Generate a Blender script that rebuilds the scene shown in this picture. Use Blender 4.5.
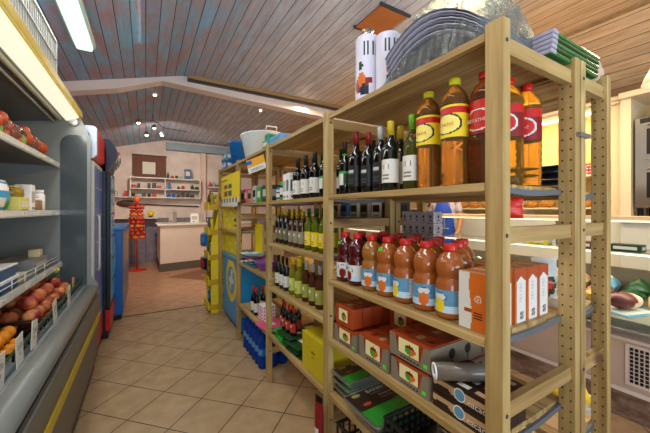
import bpy, math, random
from mathutils import Vector, Matrix
random.seed(7)
PI = math.pi
S = bpy.context.scene
COL = S.collection
for o in list(bpy.data.objects):
    bpy.data.objects.remove(o)

# ------------------------------------------------------------ camera, world, lights, exposure
cam = bpy.data.cameras.new('camera')
cam.sensor_width = 36.0
cam.lens = 305 / 650 * 36
cam.shift_y = -0.010
cam.clip_start = 0.02
co = bpy.data.objects.new('camera', cam)
COL.objects.link(co)
co.location = (0, 0, 1.32)
co.rotation_euler = (PI / 2, 0, -math.radians(30.5))
S.camera = co

S.view_settings.view_transform = 'Standard'
S.view_settings.look = 'None'
S.view_settings.gamma = 1
S.view_settings.use_curve_mapping = False
S.view_settings.exposure = -0.12

w = bpy.data.worlds.new('world')
S.world = w
w.use_nodes = True
w.node_tree.nodes['Background'].inputs[0].default_value = (0.62, 0.78, 1.0, 1)
w.node_tree.nodes['Background'].inputs[1].default_value = 0.28


def area(name, loc, rot, sx, sy, power, color):
    l = bpy.data.lights.new(name, 'AREA')
    l.shape = 'RECTANGLE'
    l.size, l.size_y = sx, sy
    l.energy = power
    l.color = color
    o = bpy.data.objects.new(name, l)
    o.location = loc
    o.rotation_euler = rot
    COL.objects.link(o)
    return o


def spot(name, loc, target, power, color, ang=1.6, blend=.6, size=.03):
    l = bpy.data.lights.new(name, 'SPOT')
    l.energy = power
    l.color = color
    l.spot_size = ang
    l.spot_blend = blend
    l.shadow_soft_size = size
    o = bpy.data.objects.new(name, l)
    o.location = loc
    o.rotation_euler = (Vector(target) - Vector(loc)).to_track_quat('-Z', 'Y').to_euler()
    COL.objects.link(o)
    return o


WARM = (1, .74, .45)
NEUT = (1, .94, .85)
COOL = (.86, .97, 1)
area('fluorescent_light', (-.47, 2.8, 2.70), (0, 0, 0), .14, 1.3, 14, COOL)
area('aisle_fill_light', (-.1, .5, 2.95), (0, 0, 0), .2, 1.4, 24, NEUT)  # aisle fills: added under the ceiling for brightness, no fixtures built
area('aisle_fill_light', (-.1, 2.9, 3.0), (0, 0, 0), .2, 1.4, 26, NEUT)
area('chiller_canopy_light', (-.50, 1.9, 2.03), (0, -.9, 0), .06, 2.4, 7, (1, .97, .86))
area('front_fill_light', (.6, -2.3, 1.2), (PI / 2 + 1.0, 0, 0), 3.6, 2.0, 190, (.74, .87, 1))  # unseen fill lamp added behind the camera, tilted up to brighten the ceiling
area('shop_fill_light', (2.2, 1.8, 3.0), (0, 0, 0), .2, 1.4, 25, WARM)  # warm fill pair added over the right side, without lamp fittings
area('shop_fill_light', (2.2, 3.9, 3.0), (0, 0, 0), .2, 1.2, 20, WARM)
area('aisle_fill_light', (.45, 4.9, 2.95), (0, 0, 0), .2, .8, 12, NEUT)  # further added aisle fill, also without a fixture
area('deli_light', (3.4, 1.5, 2.9), (0, .35, 0), .2, 2.6, 85, WARM)

# ------------------------------------------------------------ materials


def base(name):
    m = bpy.data.materials.new(name)
    m.use_nodes = True
    nt = m.node_tree
    return m, nt, nt.nodes['Principled BSDF']


def rgb(c):
    if isinstance(c, str):
        v = [int(c[i:i + 2], 16) / 255 for i in (0, 2, 4)]
        return tuple((x / 12.92 if x <= .04045 else ((x + .055) / 1.055) ** 2.4) for x in v) + (1,)
    return tuple(c) + (1,)


MC = {}


def mat(name, c, rough=.5, metal=0, var=.12, sc=12, emis=0, trans=0, ior=1.45, alpha=1, bump=0, coat=0, sss=0):
    """procedural material: colour varied by noise"""
    if name in MC:
        return MC[name]
    m, nt, b = base(name)
    c = rgb(c)
    tc = nt.nodes.new('ShaderNodeTexCoord')
    n = nt.nodes.new('ShaderNodeTexNoise')
    n.inputs['Scale'].default_value = sc
    n.inputs['Detail'].default_value = 3
    nt.links.new(tc.outputs['Object'], n.inputs['Vector'])
    mx = nt.nodes.new('ShaderNodeMix')
    mx.data_type = 'RGBA'
    mx.inputs[6].default_value = tuple(x * (1 - var) for x in c[:3]) + (1,)
    mx.inputs[7].default_value = tuple(min(1, x * (1 + var)) for x in c[:3]) + (1,)
    nt.links.new(n.outputs['Fac'], mx.inputs[0])
    nt.links.new(mx.outputs[2], b.inputs['Base Color'])
    b.inputs['Roughness'].default_value = rough
    b.inputs['Metallic'].default_value = metal
    b.inputs['IOR'].default_value = ior
    b.inputs['Transmission Weight'].default_value = trans
    b.inputs['Alpha'].default_value = alpha
    b.inputs['Coat Weight'].default_value = coat
    if emis:
        nt.links.new(mx.outputs[2], b.inputs['Emission Color'])
        b.inputs['Emission Strength'].default_value = emis
    if bump:
        bp = nt.nodes.new('ShaderNodeBump')
        bp.inputs['Strength'].default_value = bump
        bp.inputs['Distance'].default_value = .01
        nt.links.new(n.outputs['Fac'], bp.inputs['Height'])
        nt.links.new(bp.outputs['Normal'], b.inputs['Normal'])
    MC[name] = m
    return m


def mth(nt, op, a, b=None, clamp=False):
    n = nt.nodes.new('ShaderNodeMath')
    n.operation = op
    n.use_clamp = clamp
    for i, v in enumerate((a, b)):
        if v is None:
            continue
        if isinstance(v, (int, float)):
            n.inputs[i].default_value = v
        else:
            nt.links.new(v, n.inputs[i])
    return n.outputs[0]


def mixc(nt, f, a, b):
    n = nt.nodes.new('ShaderNodeMix')
    n.data_type = 'RGBA'
    for i, v in ((0, f), (6, a), (7, b)):
        if isinstance(v, tuple) or isinstance(v, (int, float)):
            n.inputs[i].default_value = v
        else:
            nt.links.new(v, n.inputs[i])
    return n.outputs[2]


def noise(nt, vec, sc, det=4, scale3=None, rough=.5):
    if scale3:
        mp = nt.nodes.new('ShaderNodeMapping')
        mp.inputs['Scale'].default_value = scale3
        nt.links.new(vec, mp.inputs['Vector'])
        vec = mp.outputs[0]
    n = nt.nodes.new('ShaderNodeTexNoise')
    n.inputs['Scale'].default_value = sc
    n.inputs['Detail'].default_value = det
    n.inputs['Roughness'].default_value = rough
    nt.links.new(vec, n.inputs['Vector'])
    return n.outputs['Fac']


def ramp(nt, f, lo, hi):
    n = nt.nodes.new('ShaderNodeMapRange')
    n.inputs['From Min'].default_value = lo
    n.inputs['From Max'].default_value = hi
    nt.links.new(f, n.inputs['Value'])
    return n.outputs[0]


def wood(name, axis, c1, c2, slat=0):
    m, nt, b = base(name)
    tc = nt.nodes.new('ShaderNodeTexCoord').outputs['Object']
    s3 = [22, 22, 22]
    s3['xyz'.index(axis)] = 1.3
    f = noise(nt, tc, 1.0, 5, s3, .6)
    f2 = noise(nt, tc, 3.0, 2)
    s4 = [9, 9, 9]
    s4['xyz'.index(axis)] = 3
    kn = noise(nt, tc, 1.0, 1, s4)
    col = mixc(nt, ramp(nt, f, .3, .72), rgb(c1), rgb(c2))
    col = mixc(nt, ramp(nt, kn, .70, .78), col, rgb('5c3a1c'))
    col = mixc(nt, mth(nt, 'MULTIPLY', f2, .25), col, rgb('8a6030'))
    if slat:
        sp = nt.nodes.new('ShaderNodeSeparateXYZ')
        nt.links.new(tc, sp.inputs[0])
        q = mth(nt, 'FRACT', mth(nt, 'DIVIDE', sp.outputs['X'], slat))
        g = mth(nt, 'LESS_THAN', q, .04)
        col = mixc(nt, g, col, rgb('3a2814'))
    nt.links.new(col, b.inputs['Base Color'])
    b.inputs['Roughness'].default_value = .55
    return m


WZ = wood('pine_upright', 'z', '84662f', 'd0b474')
WY = wood('pine_board', 'y', '80602e', 'ccae70', slat=.094)
WX = wood('pine_crossbar', 'x', '846434', 'ccae70')


def ceiling_mat():
    m, nt, b = base('ceiling_planks')
    tc = nt.nodes.new('ShaderNodeTexCoord').outputs['Object']
    sp = nt.nodes.new('ShaderNodeSeparateXYZ')
    nt.links.new(tc, sp.inputs[0])
    x, y = sp.outputs['X'], sp.outputs['Y']
    W = .112
    q = mth(nt, 'DIVIDE', x, W)
    fr = mth(nt, 'FRACT', q)
    idn = mth(nt, 'FLOOR', q)
    wn = nt.nodes.new('ShaderNodeTexWhiteNoise')
    wn.noise_dimensions = '1D'
    nt.links.new(idn, wn.inputs['W'])
    rnd = wn.outputs['Value']
    cb = nt.nodes.new('ShaderNodeCombineXYZ')
    nt.links.new(x, cb.inputs[0])
    nt.links.new(mth(nt, 'ADD', y, mth(nt, 'MULTIPLY', rnd, 7.0)), cb.inputs[1])
    nt.links.new(idn, cb.inputs[2])
    grain = noise(nt, cb.outputs[0], 1.0, 6, (26, 2.5, 1), .65)
    blot = noise(nt, cb.outputs[0], 1.0, 5, (5, 2.6, .25), .65)
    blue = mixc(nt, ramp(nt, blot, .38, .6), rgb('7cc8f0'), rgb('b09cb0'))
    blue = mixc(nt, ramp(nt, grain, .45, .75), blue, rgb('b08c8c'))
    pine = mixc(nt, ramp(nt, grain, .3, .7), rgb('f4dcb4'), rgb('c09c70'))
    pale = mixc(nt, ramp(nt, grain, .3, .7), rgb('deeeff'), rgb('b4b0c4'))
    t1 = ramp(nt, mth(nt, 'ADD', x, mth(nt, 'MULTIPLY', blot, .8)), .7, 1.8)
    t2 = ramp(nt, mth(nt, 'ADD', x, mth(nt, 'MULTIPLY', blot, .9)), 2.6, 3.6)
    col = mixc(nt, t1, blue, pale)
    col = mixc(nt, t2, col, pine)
    col = mixc(nt, mth(nt, 'MULTIPLY', rnd, .2), col, rgb('6a6468'))
    g = mth(nt, 'LESS_THAN', fr, .055)
    col = mixc(nt, g, col, rgb('1c1614'))
    nt.links.new(col, b.inputs['Base Color'])
    b.inputs['Roughness'].default_value = .6
    return m


def floor_mat():
    m, nt, b = base('floor_tiles')
    tc = nt.nodes.new('ShaderNodeTexCoord').outputs['Object']
    sp = nt.nodes.new('ShaderNodeSeparateXYZ')
    nt.links.new(tc, sp.inputs[0])
    x, y = sp.outputs['X'], sp.outputs['Y']
    P = .437
    a = mth(nt, 'DIVIDE', mth(nt, 'ADD', mth(nt, 'ADD', x, y), -2.62 + 40 * P), P)
    c = mth(nt, 'DIVIDE', mth(nt, 'ADD', mth(nt, 'SUBTRACT', y, x), -1.941 + 40 * P), P)
    fa, fc = mth(nt, 'FRACT', a), mth(nt, 'FRACT', c)
    ed = mth(nt, 'MINIMUM', mth(nt, 'MINIMUM', fa, mth(nt, 'SUBTRACT', 1, fa)),
             mth(nt, 'MINIMUM', fc, mth(nt, 'SUBTRACT', 1, fc)))
    g = mth(nt, 'LESS_THAN', ed, .011)
    cb = nt.nodes.new('ShaderNodeCombineXYZ')
    nt.links.new(mth(nt, 'FLOOR', a), cb.inputs[0])
    nt.links.new(mth(nt, 'FLOOR', c), cb.inputs[1])
    wn = nt.nodes.new('ShaderNodeTexWhiteNoise')
    nt.links.new(cb.outputs[0], wn.inputs['Vector'])
    n = noise(nt, tc, 9, 5)
    n2 = noise(nt, tc, 60, 3)
    near = mixc(nt, ramp(nt, n, .3, .7), rgb('b4946e'), rgb('9c7c56'))
    far = mixc(nt, ramp(nt, n, .3, .7), rgb('b98a6c'), rgb('a87658'))
    col = mixc(nt, ramp(nt, y, 4.4, 5.0), near, far)
    col = mixc(nt, mth(nt, 'MULTIPLY', wn.outputs['Value'], .22), col, rgb('8a6c4c'))
    col = mixc(nt, mth(nt, 'MULTIPLY', n2, .2), col, rgb('d0b890'))
    col = mixc(nt, g, col, rgb('3a2c20'))
    nt.links.new(col, b.inputs['Base Color'])
    r = ramp(nt, n, .2, .8)
    nt.links.new(mth(nt, 'ADD', mth(nt, 'MULTIPLY', r, .15), .28), b.inputs['Roughness'])
    return m


def plaster(name, c, c2, low=None, lowz=0):
    m, nt, b = base(name)
    tc = nt.nodes.new('ShaderNodeTexCoord').outputs['Object']
    n = noise(nt, tc, 3, 6, None, .6)
    col = mixc(nt, ramp(nt, n, .35, .7), rgb(c), rgb(c2))
    if low:
        sp = nt.nodes.new('ShaderNodeSeparateXYZ')
        nt.links.new(tc, sp.inputs[0])
        n3 = noise(nt, tc, 6, 5, None, .7)
        lc = mixc(nt, ramp(nt, n3, .4, .65), rgb(low), rgb('9a8a92'))
        gx = mth(nt, 'LESS_THAN', mth(nt, 'FRACT', mth(nt, 'DIVIDE', sp.outputs['X'], .3)), .03)
        lc = mixc(nt, gx, lc, rgb('4a4650'))
        col = mixc(nt, mth(nt, 'LESS_THAN', sp.outputs['Z'], lowz), col, lc)
    nt.links.new(col, b.inputs['Base Color'])
    b.inputs['Roughness'].default_value = .8
    return m


def marble():
    m, nt, b = base('marble')
    tc = nt.nodes.new('ShaderNodeTexCoord').outputs['Object']
    n = noise(nt, tc, 5, 8, (1, 1, 2.5), .7)
    col = mixc(nt, ramp(nt, n, .42, .6), rgb('a08878'), rgb('6a5446'))
    nt.links.new(col, b.inputs['Base Color'])
    b.inputs['Roughness'].default_value = .35
    return m


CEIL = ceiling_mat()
FLOOR = floor_mat()
WALL = plaster('wall_plaster', 'e6cfc2', 'd8bcae')
WALLB = plaster('back_wall_plaster', 'e4d8d2', 'd0c0ba', low='74748c', lowz=1.12)
CREAM = mat('cream_paint', 'e8d8b4', .5, var=.04)
CREAMW = mat('white_paint', 'e4dcd2', .5, var=.05)
BEAM = mat('beam_paint', 'ece2e0', .7, var=.06, sc=4)
MARB = marble()
BLUEW = mat('blue_grey_wood', '8fa2b0', .6, var=.15, sc=6)
RAILW = wood('rail_wood', 'x', '9a8258', 'b89c6c')
GREYM = mat('grey_metal', '8d8f92', .35, .7)
DGREY = mat('dark_grey', '3a3b3d', .45)
BLACK = mat('black_plastic', '0d0d0e', .4)
LGREY = mat('light_grey_plastic', 'b7b8b2', .4, var=.04)
CHILL = mat('chiller_grey_enamel', '888c88', .35, var=.04)
CHIN = mat('chiller_inner_enamel', '74706c', .45, var=.06)
YEL = mat('yellow_plastic', 'c9b020', .4)
YELB = mat('yellow_card', 'e8cc1a', .5)
WHITE = mat('white_plastic', 'ececec', .4, var=.03)
PAPER = mat('white_paper', 'd6d4c8', .7, var=.04)
RED = mat('red_plastic', 'c01c14', .35)
DRED = mat('dark_red', '7e1214', .35)
BLUE = mat('blue_plastic', '1466b4', .35)
NAVY = mat('navy_plastic', '141c30', .35)
SKY = mat('sky_print', '5c90ac', .4, var=.2, sc=60)
GREEN = mat('green_plastic', '2f9a30', .4)
DGREEN = mat('dark_green', '14401c', .4)
ORANGE = mat('orange_print', 'd0681a', .45)
ORG2 = mat('orange_card', 'a84418', .5, var=.15, sc=20)
BROWNC = mat('brown_card', '2c1810', .5)
KRAFT = mat('grey_brown_card', '7d705c', .7, var=.1)
TAN = mat('tan_card', 'b79468', .7)
GOLD = mat('gold_foil', 'b8962c', .35, .4)
INK = mat('black_ink', '161412', .6)
PURP = mat('purple_plastic', '8a4a9c', .35)
PINK = mat('pink_print', 'd64a7c', .5)
GLASSD = mat('dark_green_glass', '0c120a', .08, var=.05, coat=.4)
GLASSB = mat('brown_bottle_glass', '3c1c08', .08, var=.1, coat=.4)
GLASSK = mat('black_bottle_glass', '0a0808', .1, coat=.4)
TEA = mat('iced_tea', '98703c', .06, var=.15, trans=.75, ior=1.2)
TEAR = mat('iced_tea_dark', '7c4c28', .06, var=.15, trans=.7, ior=1.2)
OILG = mat('pale_oil', 'a8a030', .06, trans=.6, ior=1.2)
OILK = mat('amber_oil', '6a3c10', .06, trans=.3, ior=1.3)
JORG = mat('orange_juice_bottle', '9c5420', .15, var=.08, coat=.5)
JYEL = mat('yellow_juice_bottle', '946024', .15, var=.08, coat=.5)
JRED = mat('red_juice_bottle', '4c1014', .12, var=.1, coat=.5)
WATER = mat('blue_water_bottle', '1c48a8', .08, var=.15, trans=.45, ior=1.2)
FILM = mat('clear_plastic_film', 'c8d0cc', .1, var=.15, sc=40, trans=.92, ior=1.25, bump=.6)
PLATE = mat('clear_plastic_tray', 'd4d4e0', .15, var=.15, trans=.35, ior=1.2, bump=.3, sc=60)
GLASS = mat('clear_glass', 'e8f4f0', .02, var=0, trans=1, ior=1.02)
GLASSG = mat('chiller_side_glass', '4c5458', .15, var=.05, coat=.3)
LAMPW = mat('lamp_diffuser', 'c8f4e4', .4, emis=1.6, var=.02)
LAMPC = mat('canopy_light', 'f4ecd4', .4, emis=.95, var=.02)
LAMPY = mat('warm_tube_light', 'ffe0a0', .4, emis=5, var=.02)
BULB = mat('spot_bulb', 'fff0cc', .4, emis=14, var=0)
SKIN = mat('skin', 'b87e5c', .5, var=.06)
TEE = mat('grey_tee_shirt', 'b8b4c0', .8)
APRON = mat('blue_apron', '1c46b0', .7)
HAIR = mat('brown_hair', '2a1a10', .6, bump=.8, sc=60)
JEANS = mat('dark_trousers', '20242e', .8)
STEEL = mat('brushed_steel', '9a9690', .28, .9, var=.08, sc=4)
BREAD = mat('bread_crust', 'b87820', .6, var=.35, sc=18, bump=.4)
HAM = mat('ham_slice', '6e2a20', .4, var=.3, sc=40)
FAT = mat('ham_fat', 'd8b8a0', .4)
LEDS = mat('fridge_glow', '3a5490', .3, emis=.15, var=.5, sc=60)
PEACH = None

# ------------------------------------------------------------ mesh builder


class MB:
    def __init__(s):
        s.v, s.f, s.mi, s.sm, s.mats = [], [], [], [], []

    def m(s, m):
        if m not in s.mats:
            s.mats.append(m)
        return s.mats.index(m)

    def add(s, vs, fs, m, smooth=False):
        b = len(s.v)
        s.v += [tuple(p) for p in vs]
        k = s.m(m)
        for f in fs:
            s.f.append([b + i for i in f])
            s.mi.append(k)
            s.sm.append(smooth)
        return s

    def box(s, x0, x1, y0, y1, z0, z1, m, rot=0, piv=None):
        vs = [(x, y, z) for x in (x0, x1) for y in (y0, y1) for z in (z0, z1)]
        if rot:
            px_, py_ = piv or ((x0 + x1) / 2, (y0 + y1) / 2)
            c, q = math.cos(rot), math.sin(rot)
            vs = [(px_ + (x - px_) * c - (y - py_) * q, py_ + (x - px_) * q + (y - py_) * c, z) for x, y, z in vs]
        return s.add(vs, [(0, 1, 3, 2), (4, 6, 7, 5), (0, 4, 5, 1), (2, 3, 7, 6), (0, 2, 6, 4), (1, 5, 7, 3)], m)

    def lathe(s, prof, m, c=(0, 0, 0), n=20, sx=1, sy=1, smooth=True):
        vs, fs = [], []
        for r, z in prof:
            for i in range(n):
                a = 2 * PI * i / n
                vs.append((c[0] + r * sx * math.cos(a), c[1] + r * sy * math.sin(a), c[2] + z))
        for j in range(len(prof) - 1):
            for i in range(n):
                k = (i + 1) % n
                fs.append((j * n + i, j * n + k, (j + 1) * n + k, (j + 1) * n + i))
        fs.append(tuple(range(n))[::-1])
        fs.append(tuple((len(prof) - 1) * n + i for i in range(n)))
        return s.add(vs, fs, m, smooth)

    def tube(s, pts, r, m, n=8):
        pts = [Vector(p) for p in pts]
        rr = r if isinstance(r, (list, tuple)) else [r] * len(pts)
        vs, fs = [], []
        up = None
        for i, p in enumerate(pts):
            d = (pts[min(i + 1, len(pts) - 1)] - pts[max(i - 1, 0)]).normalized()
            if up is None:
                up = d.orthogonal().normalized()
            else:
                up = (up - d * up.dot(d)).normalized()
            q = d.cross(up)
            for k in range(n):
                a = 2 * PI * k / n
                vs.append(p + (up * math.cos(a) + q * math.sin(a)) * rr[i])
        for j in range(len(pts) - 1):
            for i in range(n):
                k = (i + 1) % n
                fs.append((j * n + i, j * n + k, (j + 1) * n + k, (j + 1) * n + i))
        fs.append(tuple(range(n))[::-1])
        fs.append(tuple((len(pts) - 1) * n + i for i in range(n)))
        return s.add(vs, fs, m, True)

    def prism(s, poly, axis, a, b, m, smooth=False):
        """poly in the two other axes, extruded a..b along axis"""
        def P(p, t):
            if axis == 'x':
                return (t, p[0], p[1])
            if axis == 'y':
                return (p[0], t, p[1])
            return (p[0], p[1], t)
        n = len(poly)
        vs = [P(p, a) for p in poly] + [P(p, b) for p in poly]
        fs = [tuple(range(n))[::-1], tuple(range(n, 2 * n))]
        fs += [(i, (i + 1) % n, n + (i + 1) % n, n + i) for i in range(n)]
        return s.add(vs, fs, m, smooth)

    def band(s, r, z0, z1, fn, n=28, nz=8, a0=0, a1=2 * PI, t=.0007):
        """printed label wrapped round a bottle; fn(u, v) -> material"""
        for j in range(nz):
            for i in range(n):
                aa, ab = a0 + (a1 - a0) * i / n, a0 + (a1 - a0) * (i + 1) / n
                za, zb = z0 + (z1 - z0) * j / nz, z0 + (z1 - z0) * (j + 1) / nz
                R = r + t
                s.add([(R * math.cos(aa), R * math.sin(aa), za), (R * math.cos(ab), R * math.sin(ab), za),
                       (R * math.cos(ab), R * math.sin(ab), zb), (R * math.cos(aa), R * math.sin(aa), zb)],
                      [(0, 1, 2, 3)], fn((i + .5) / n, (j + .5) / nz), True)
        return s

    def paint(s, o, u, v, nu, nv, fn):
        """printed panel; o corner, u and v edge vectors, fn(u, v) -> material or None"""
        o, u, v = Vector(o), Vector(u), Vector(v)
        for j in range(nv):
            for i in range(nu):
                m = fn((i + .5) / nu, (j + .5) / nv)
                if m is None:
                    continue
                a = o + u * (i / nu) + v * (j / nv)
                s.add([a, a + u / nu, a + u / nu + v / nv, a + v / nv], [(0, 1, 2, 3)], m)
        return s

    def text(s, body, size, o, u, v, m, align='CENTER'):
        cu = bpy.data.curves.new('t', 'FONT')
        cu.body = body
        cu.size = size
        cu.align_x = align
        cu.resolution_u = 2
        to = bpy.data.objects.new('t', cu)
        me = bpy.data.meshes.new_from_object(to)
        o, u, v = Vector(o), Vector(u).normalized(), Vector(v).normalized()
        s.add([o + u * p.co.x + v * p.co.y for p in me.vertices], [tuple(p.vertices) for p in me.polygons], m)
        bpy.data.objects.remove(to)
        bpy.data.curves.remove(cu)
        bpy.data.meshes.remove(me)
        return s

    def ball(s, c, r, m, n=12, k=8, sx=1, sy=1, sz=1, jit=0):
        prof = [(max(.0005, r * math.sin(PI * i / k)), -r * sz * math.cos(PI * i / k)) for i in range(k + 1)]
        b = len(s.v)
        s.lathe(prof, m, c, n, sx, sy)
        if jit:
            for i in range(b, len(s.v)):
                p = s.v[i]
                s.v[i] = tuple(q + random.uniform(-jit, jit) for q in p)
        return s

    def build(s, name, parent=None, loc=None, bevel=0, rot=None):
        me = bpy.data.meshes.new(name)
        me.from_pydata(s.v, [], s.f)
        for m in s.mats:
            me.materials.append(m)
        for i, p in enumerate(me.polygons):
            p.material_index = s.mi[i]
            p.use_smooth = s.sm[i]
        me.update()
        o = bpy.data.objects.new(name, me)
        COL.objects.link(o)
        if parent:
            o.parent = parent
        if loc:
            o.location = loc
        if rot:
            o.rotation_euler = rot
        if bevel:
            md = o.modifiers.new('bevel', 'BEVEL')
            md.width = bevel
            md.segments = 2
            md.limit_method = 'ANGLE'
        return o


def tag(o, label, cat, group=None):
    o['label'] = label
    o['category'] = cat
    if group:
        o['group'] = group
    return o


def struct(o):
    o['kind'] = 'structure'
    return o


def thing(name, label, cat, loc=(0, 0, 0), rz=0, group=None):
    o = bpy.data.objects.new(name, None)
    o.empty_display_size = .05
    COL.objects.link(o)
    o.location = loc
    o.rotation_euler = (0, 0, rz)
    return tag(o, label, cat, group)


USED = set()


def dup(root, loc, label, rz=None, group=None, scale=None):
    """the first call moves the prototype itself, later ones copy it with its parts"""
    if root.name in USED:
        r = root.copy()
        COL.objects.link(r)
        for ch in list(root.children):
            c = ch.copy()
            COL.objects.link(c)
            c.parent = r
            for g in list(ch.children):
                d = g.copy()
                COL.objects.link(d)
                d.parent = c
    else:
        r = root
        USED.add(root.name)
    r.location = loc
    if rz is not None:
        r.rotation_euler = (0, 0, rz)
    if scale:
        r.scale = scale if isinstance(scale, tuple) else (scale,) * 3
    r['label'] = label
    if group:
        r['group'] = group
    return r


# ------------------------------------------------------------ room
Y0, Y1, XL, XR = -2.6, 8.9, -1.35, 5.0
RX, RZ = .44, 3.13


def cz(x):
    if x < RX:
        return RZ - .274 * (RX - x)
    if x < 3.75:
        return RZ
    return RZ - .52 * (x - 3.75)


struct(MB().box(XL - .1, XR + .1, Y0, Y1 + .1, -.1, 0, FLOOR).build('floor'))
pts = [XL - .1, RX, 3.75, XR + .1]
poly = [(x, cz(x)) for x in pts] + [(x, cz(x) + .08) for x in reversed(pts)]
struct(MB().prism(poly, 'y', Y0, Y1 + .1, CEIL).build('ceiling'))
struct(MB().box(XL - .1, XL, Y0, Y1, 0, 2.7, WALL).build('wall_left'))
struct(MB().box(XR, XR + .1, Y0, Y1, 0, 2.55, CREAM).build('wall_right'))
struct(MB().box(XL, XR, Y1, Y1 + .1, 0, 3.2, WALLB).build('wall_back'))
# white header beam across the shop, following the gable on the left
bt = [(XL, cz(XL) - .005), (RX, RZ - .005), (XR - .9, RZ - .12)]
bb = [(XR - .9, RZ - .27), (1.2, RZ - .17), (RX - .25, RZ - .125), (-.3, cz(-.3) - .12), (XL, cz(XL) - .12)]
struct(MB().prism(bt + bb, 'y', 4.5, 4.68, BEAM).build('trim_1'))
struct(MB().box(RX + .05, 3.9, 4.42, 4.5, RZ - .05, RZ, RAILW).box(RX + .05, 3.9, 4.44, 4.5, RZ - .075, RZ - .052, DGREY).build('trim_2'))
struct(MB().box(3.72, 3.76, Y0, Y1, RZ - .025, RZ, RAILW).build('trim_3'))
struct(MB().box(.46, XR, 8.7, 8.9, 2.86, 3.05, BLUEW).build('trim_4'))
struct(MB().box(1.3, 1.42, 8.8, 8.9, 0, 2.86, WALL).build('trim_5'))
# dark expansion joint and terracotta band in the floor
struct(MB().box(XL, XR, 4.49, 4.515, 0, .002, INK).build('trim_6'))
TERR = mat('terracotta_tile', '80503c', .45, var=.15, sc=8)
struct(MB().prism([(.38, 6.72), (1.15, 7.28), (1.2, 6.9), (.95, 6.55), (1.6, 5.9), (1.15, 5.9)], 'z', 0, .003, TERR).build('trim_7'))
# square wooden hatch in the ceiling
HB = mat('hatch_wood', 'b4703c', .5, var=.2, sc=8)
tag(MB().box(1.78, 2.1, 2.05, 2.42, RZ - .02, RZ - .001, HB).box(1.76, 2.12, 2.03, 2.05, RZ - .024, RZ - .001, DGREY)
    .box(1.76, 2.12, 2.42, 2.44, RZ - .024, RZ - .001, DGREY).build('ceiling_hatch'),
    'small square orange-brown wooden hatch panel in the plank ceiling', 'hatch')

# ------------------------------------------------------------ ceiling lamps
t = thing('fluorescent_lamp', 'long glowing fluorescent batten lamp on the blue plank ceiling', 'ceiling lamp', (-.47, 2.78, 0))
zc = cz(-.47) - .02
MB().box(-.08, .08, -.7, .7, zc - .05, zc - .01, LGREY).build('lamp_base', t)
MB().prism([(-.065, zc - .05), (-.055, zc - .09), (.055, zc - .09), (.065, zc - .05)], 'y', -.68, .68, LAMPW).build('diffuser', t, bevel=.01)
t.location.z = -.02

t = thing('track_lamp', 'ceiling track of small chrome spotlights near the back wall', 'spotlight', (0, 0, 0))
MB().tube([(-.25, 5.9, 2.93), (-.05, 6.1, 2.87), (.12, 6.3, 2.93), (.3, 6.5, 2.87), (.75, 6.75, 2.9)], .008, GREYM).build('track', t)
MB().tube([(.12, 6.3, 2.93), (.12, 6.3, 3.04)], .008, GREYM).build('stem', t)
for p in ((-.1, 6.05, 2.86), (.14, 6.36, 2.87), (.27, 6.46, 2.78), (.02, 6.2, 2.7)):
    h = MB().lathe([(.015, 0), (.03, -.02), (.04, -.06), (.041, -.062)], GREYM, p, 12).build('spot_head', t)
    MB().ball((p[0], p[1], p[2] - .06), .026, BULB, 10, 6).build('bulb', h)
    MB().tube([(p[0], p[1], p[2]), (p[0], p[1], p[2] + .08)], .004, GREYM).build('arm', h)
spot('spot_lamp_light', (.14, 6.36, 2.76), (.6, 7.6, 1), 90, (1, .84, .66), 2.6)
spot('spot_lamp_light', (.27, 6.46, 2.68), (.3, 8.9, 1.9), 60, (1, .84, .66), 2.4)
for p, l in (((1.78, 5.3, 3.12), 'small bright recessed spotlight in the ceiling beyond the beam'),
             ((.12, 5.15, 3.03), 'small recessed spotlight in the ceiling just left of the ridge')):
    t = thing('recessed_spotlight', l, 'spotlight', p)
    MB().lathe([(.045, 0), (.045, -.012), (.03, -.014)], WHITE, n=14).build('rim', t)
    MB().ball((0, 0, -.014), .02, BULB, 8, 6).build('bulb', t)
spot('recessed_spot_light', (1.78, 5.3, 3.09), (1.6, 5.6, 0), 30, WARM, 2.2)

# ------------------------------------------------------------ shelving racks
PY = [.45, 1.337, 2.224, 3.111, 3.998]     # near faces of the frames
PW = .05
AX0, AX1, BX0, BX1 = .805, 1.265, 1.275, 1.535
TOP = 1.83


def holes(mb, x, y0, dirx):
    for k in range(49):
        z = .08 + k * .0352
        for yy in (y0 + .013, y0 + .037):
            mb.add([(x + dirx * .0006, yy + .0032 * math.cos(a), z + .0032 * math.sin(a)) for a in [i * PI / 4 for i in range(8)]],
                   [tuple(range(8))], INK)


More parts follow.
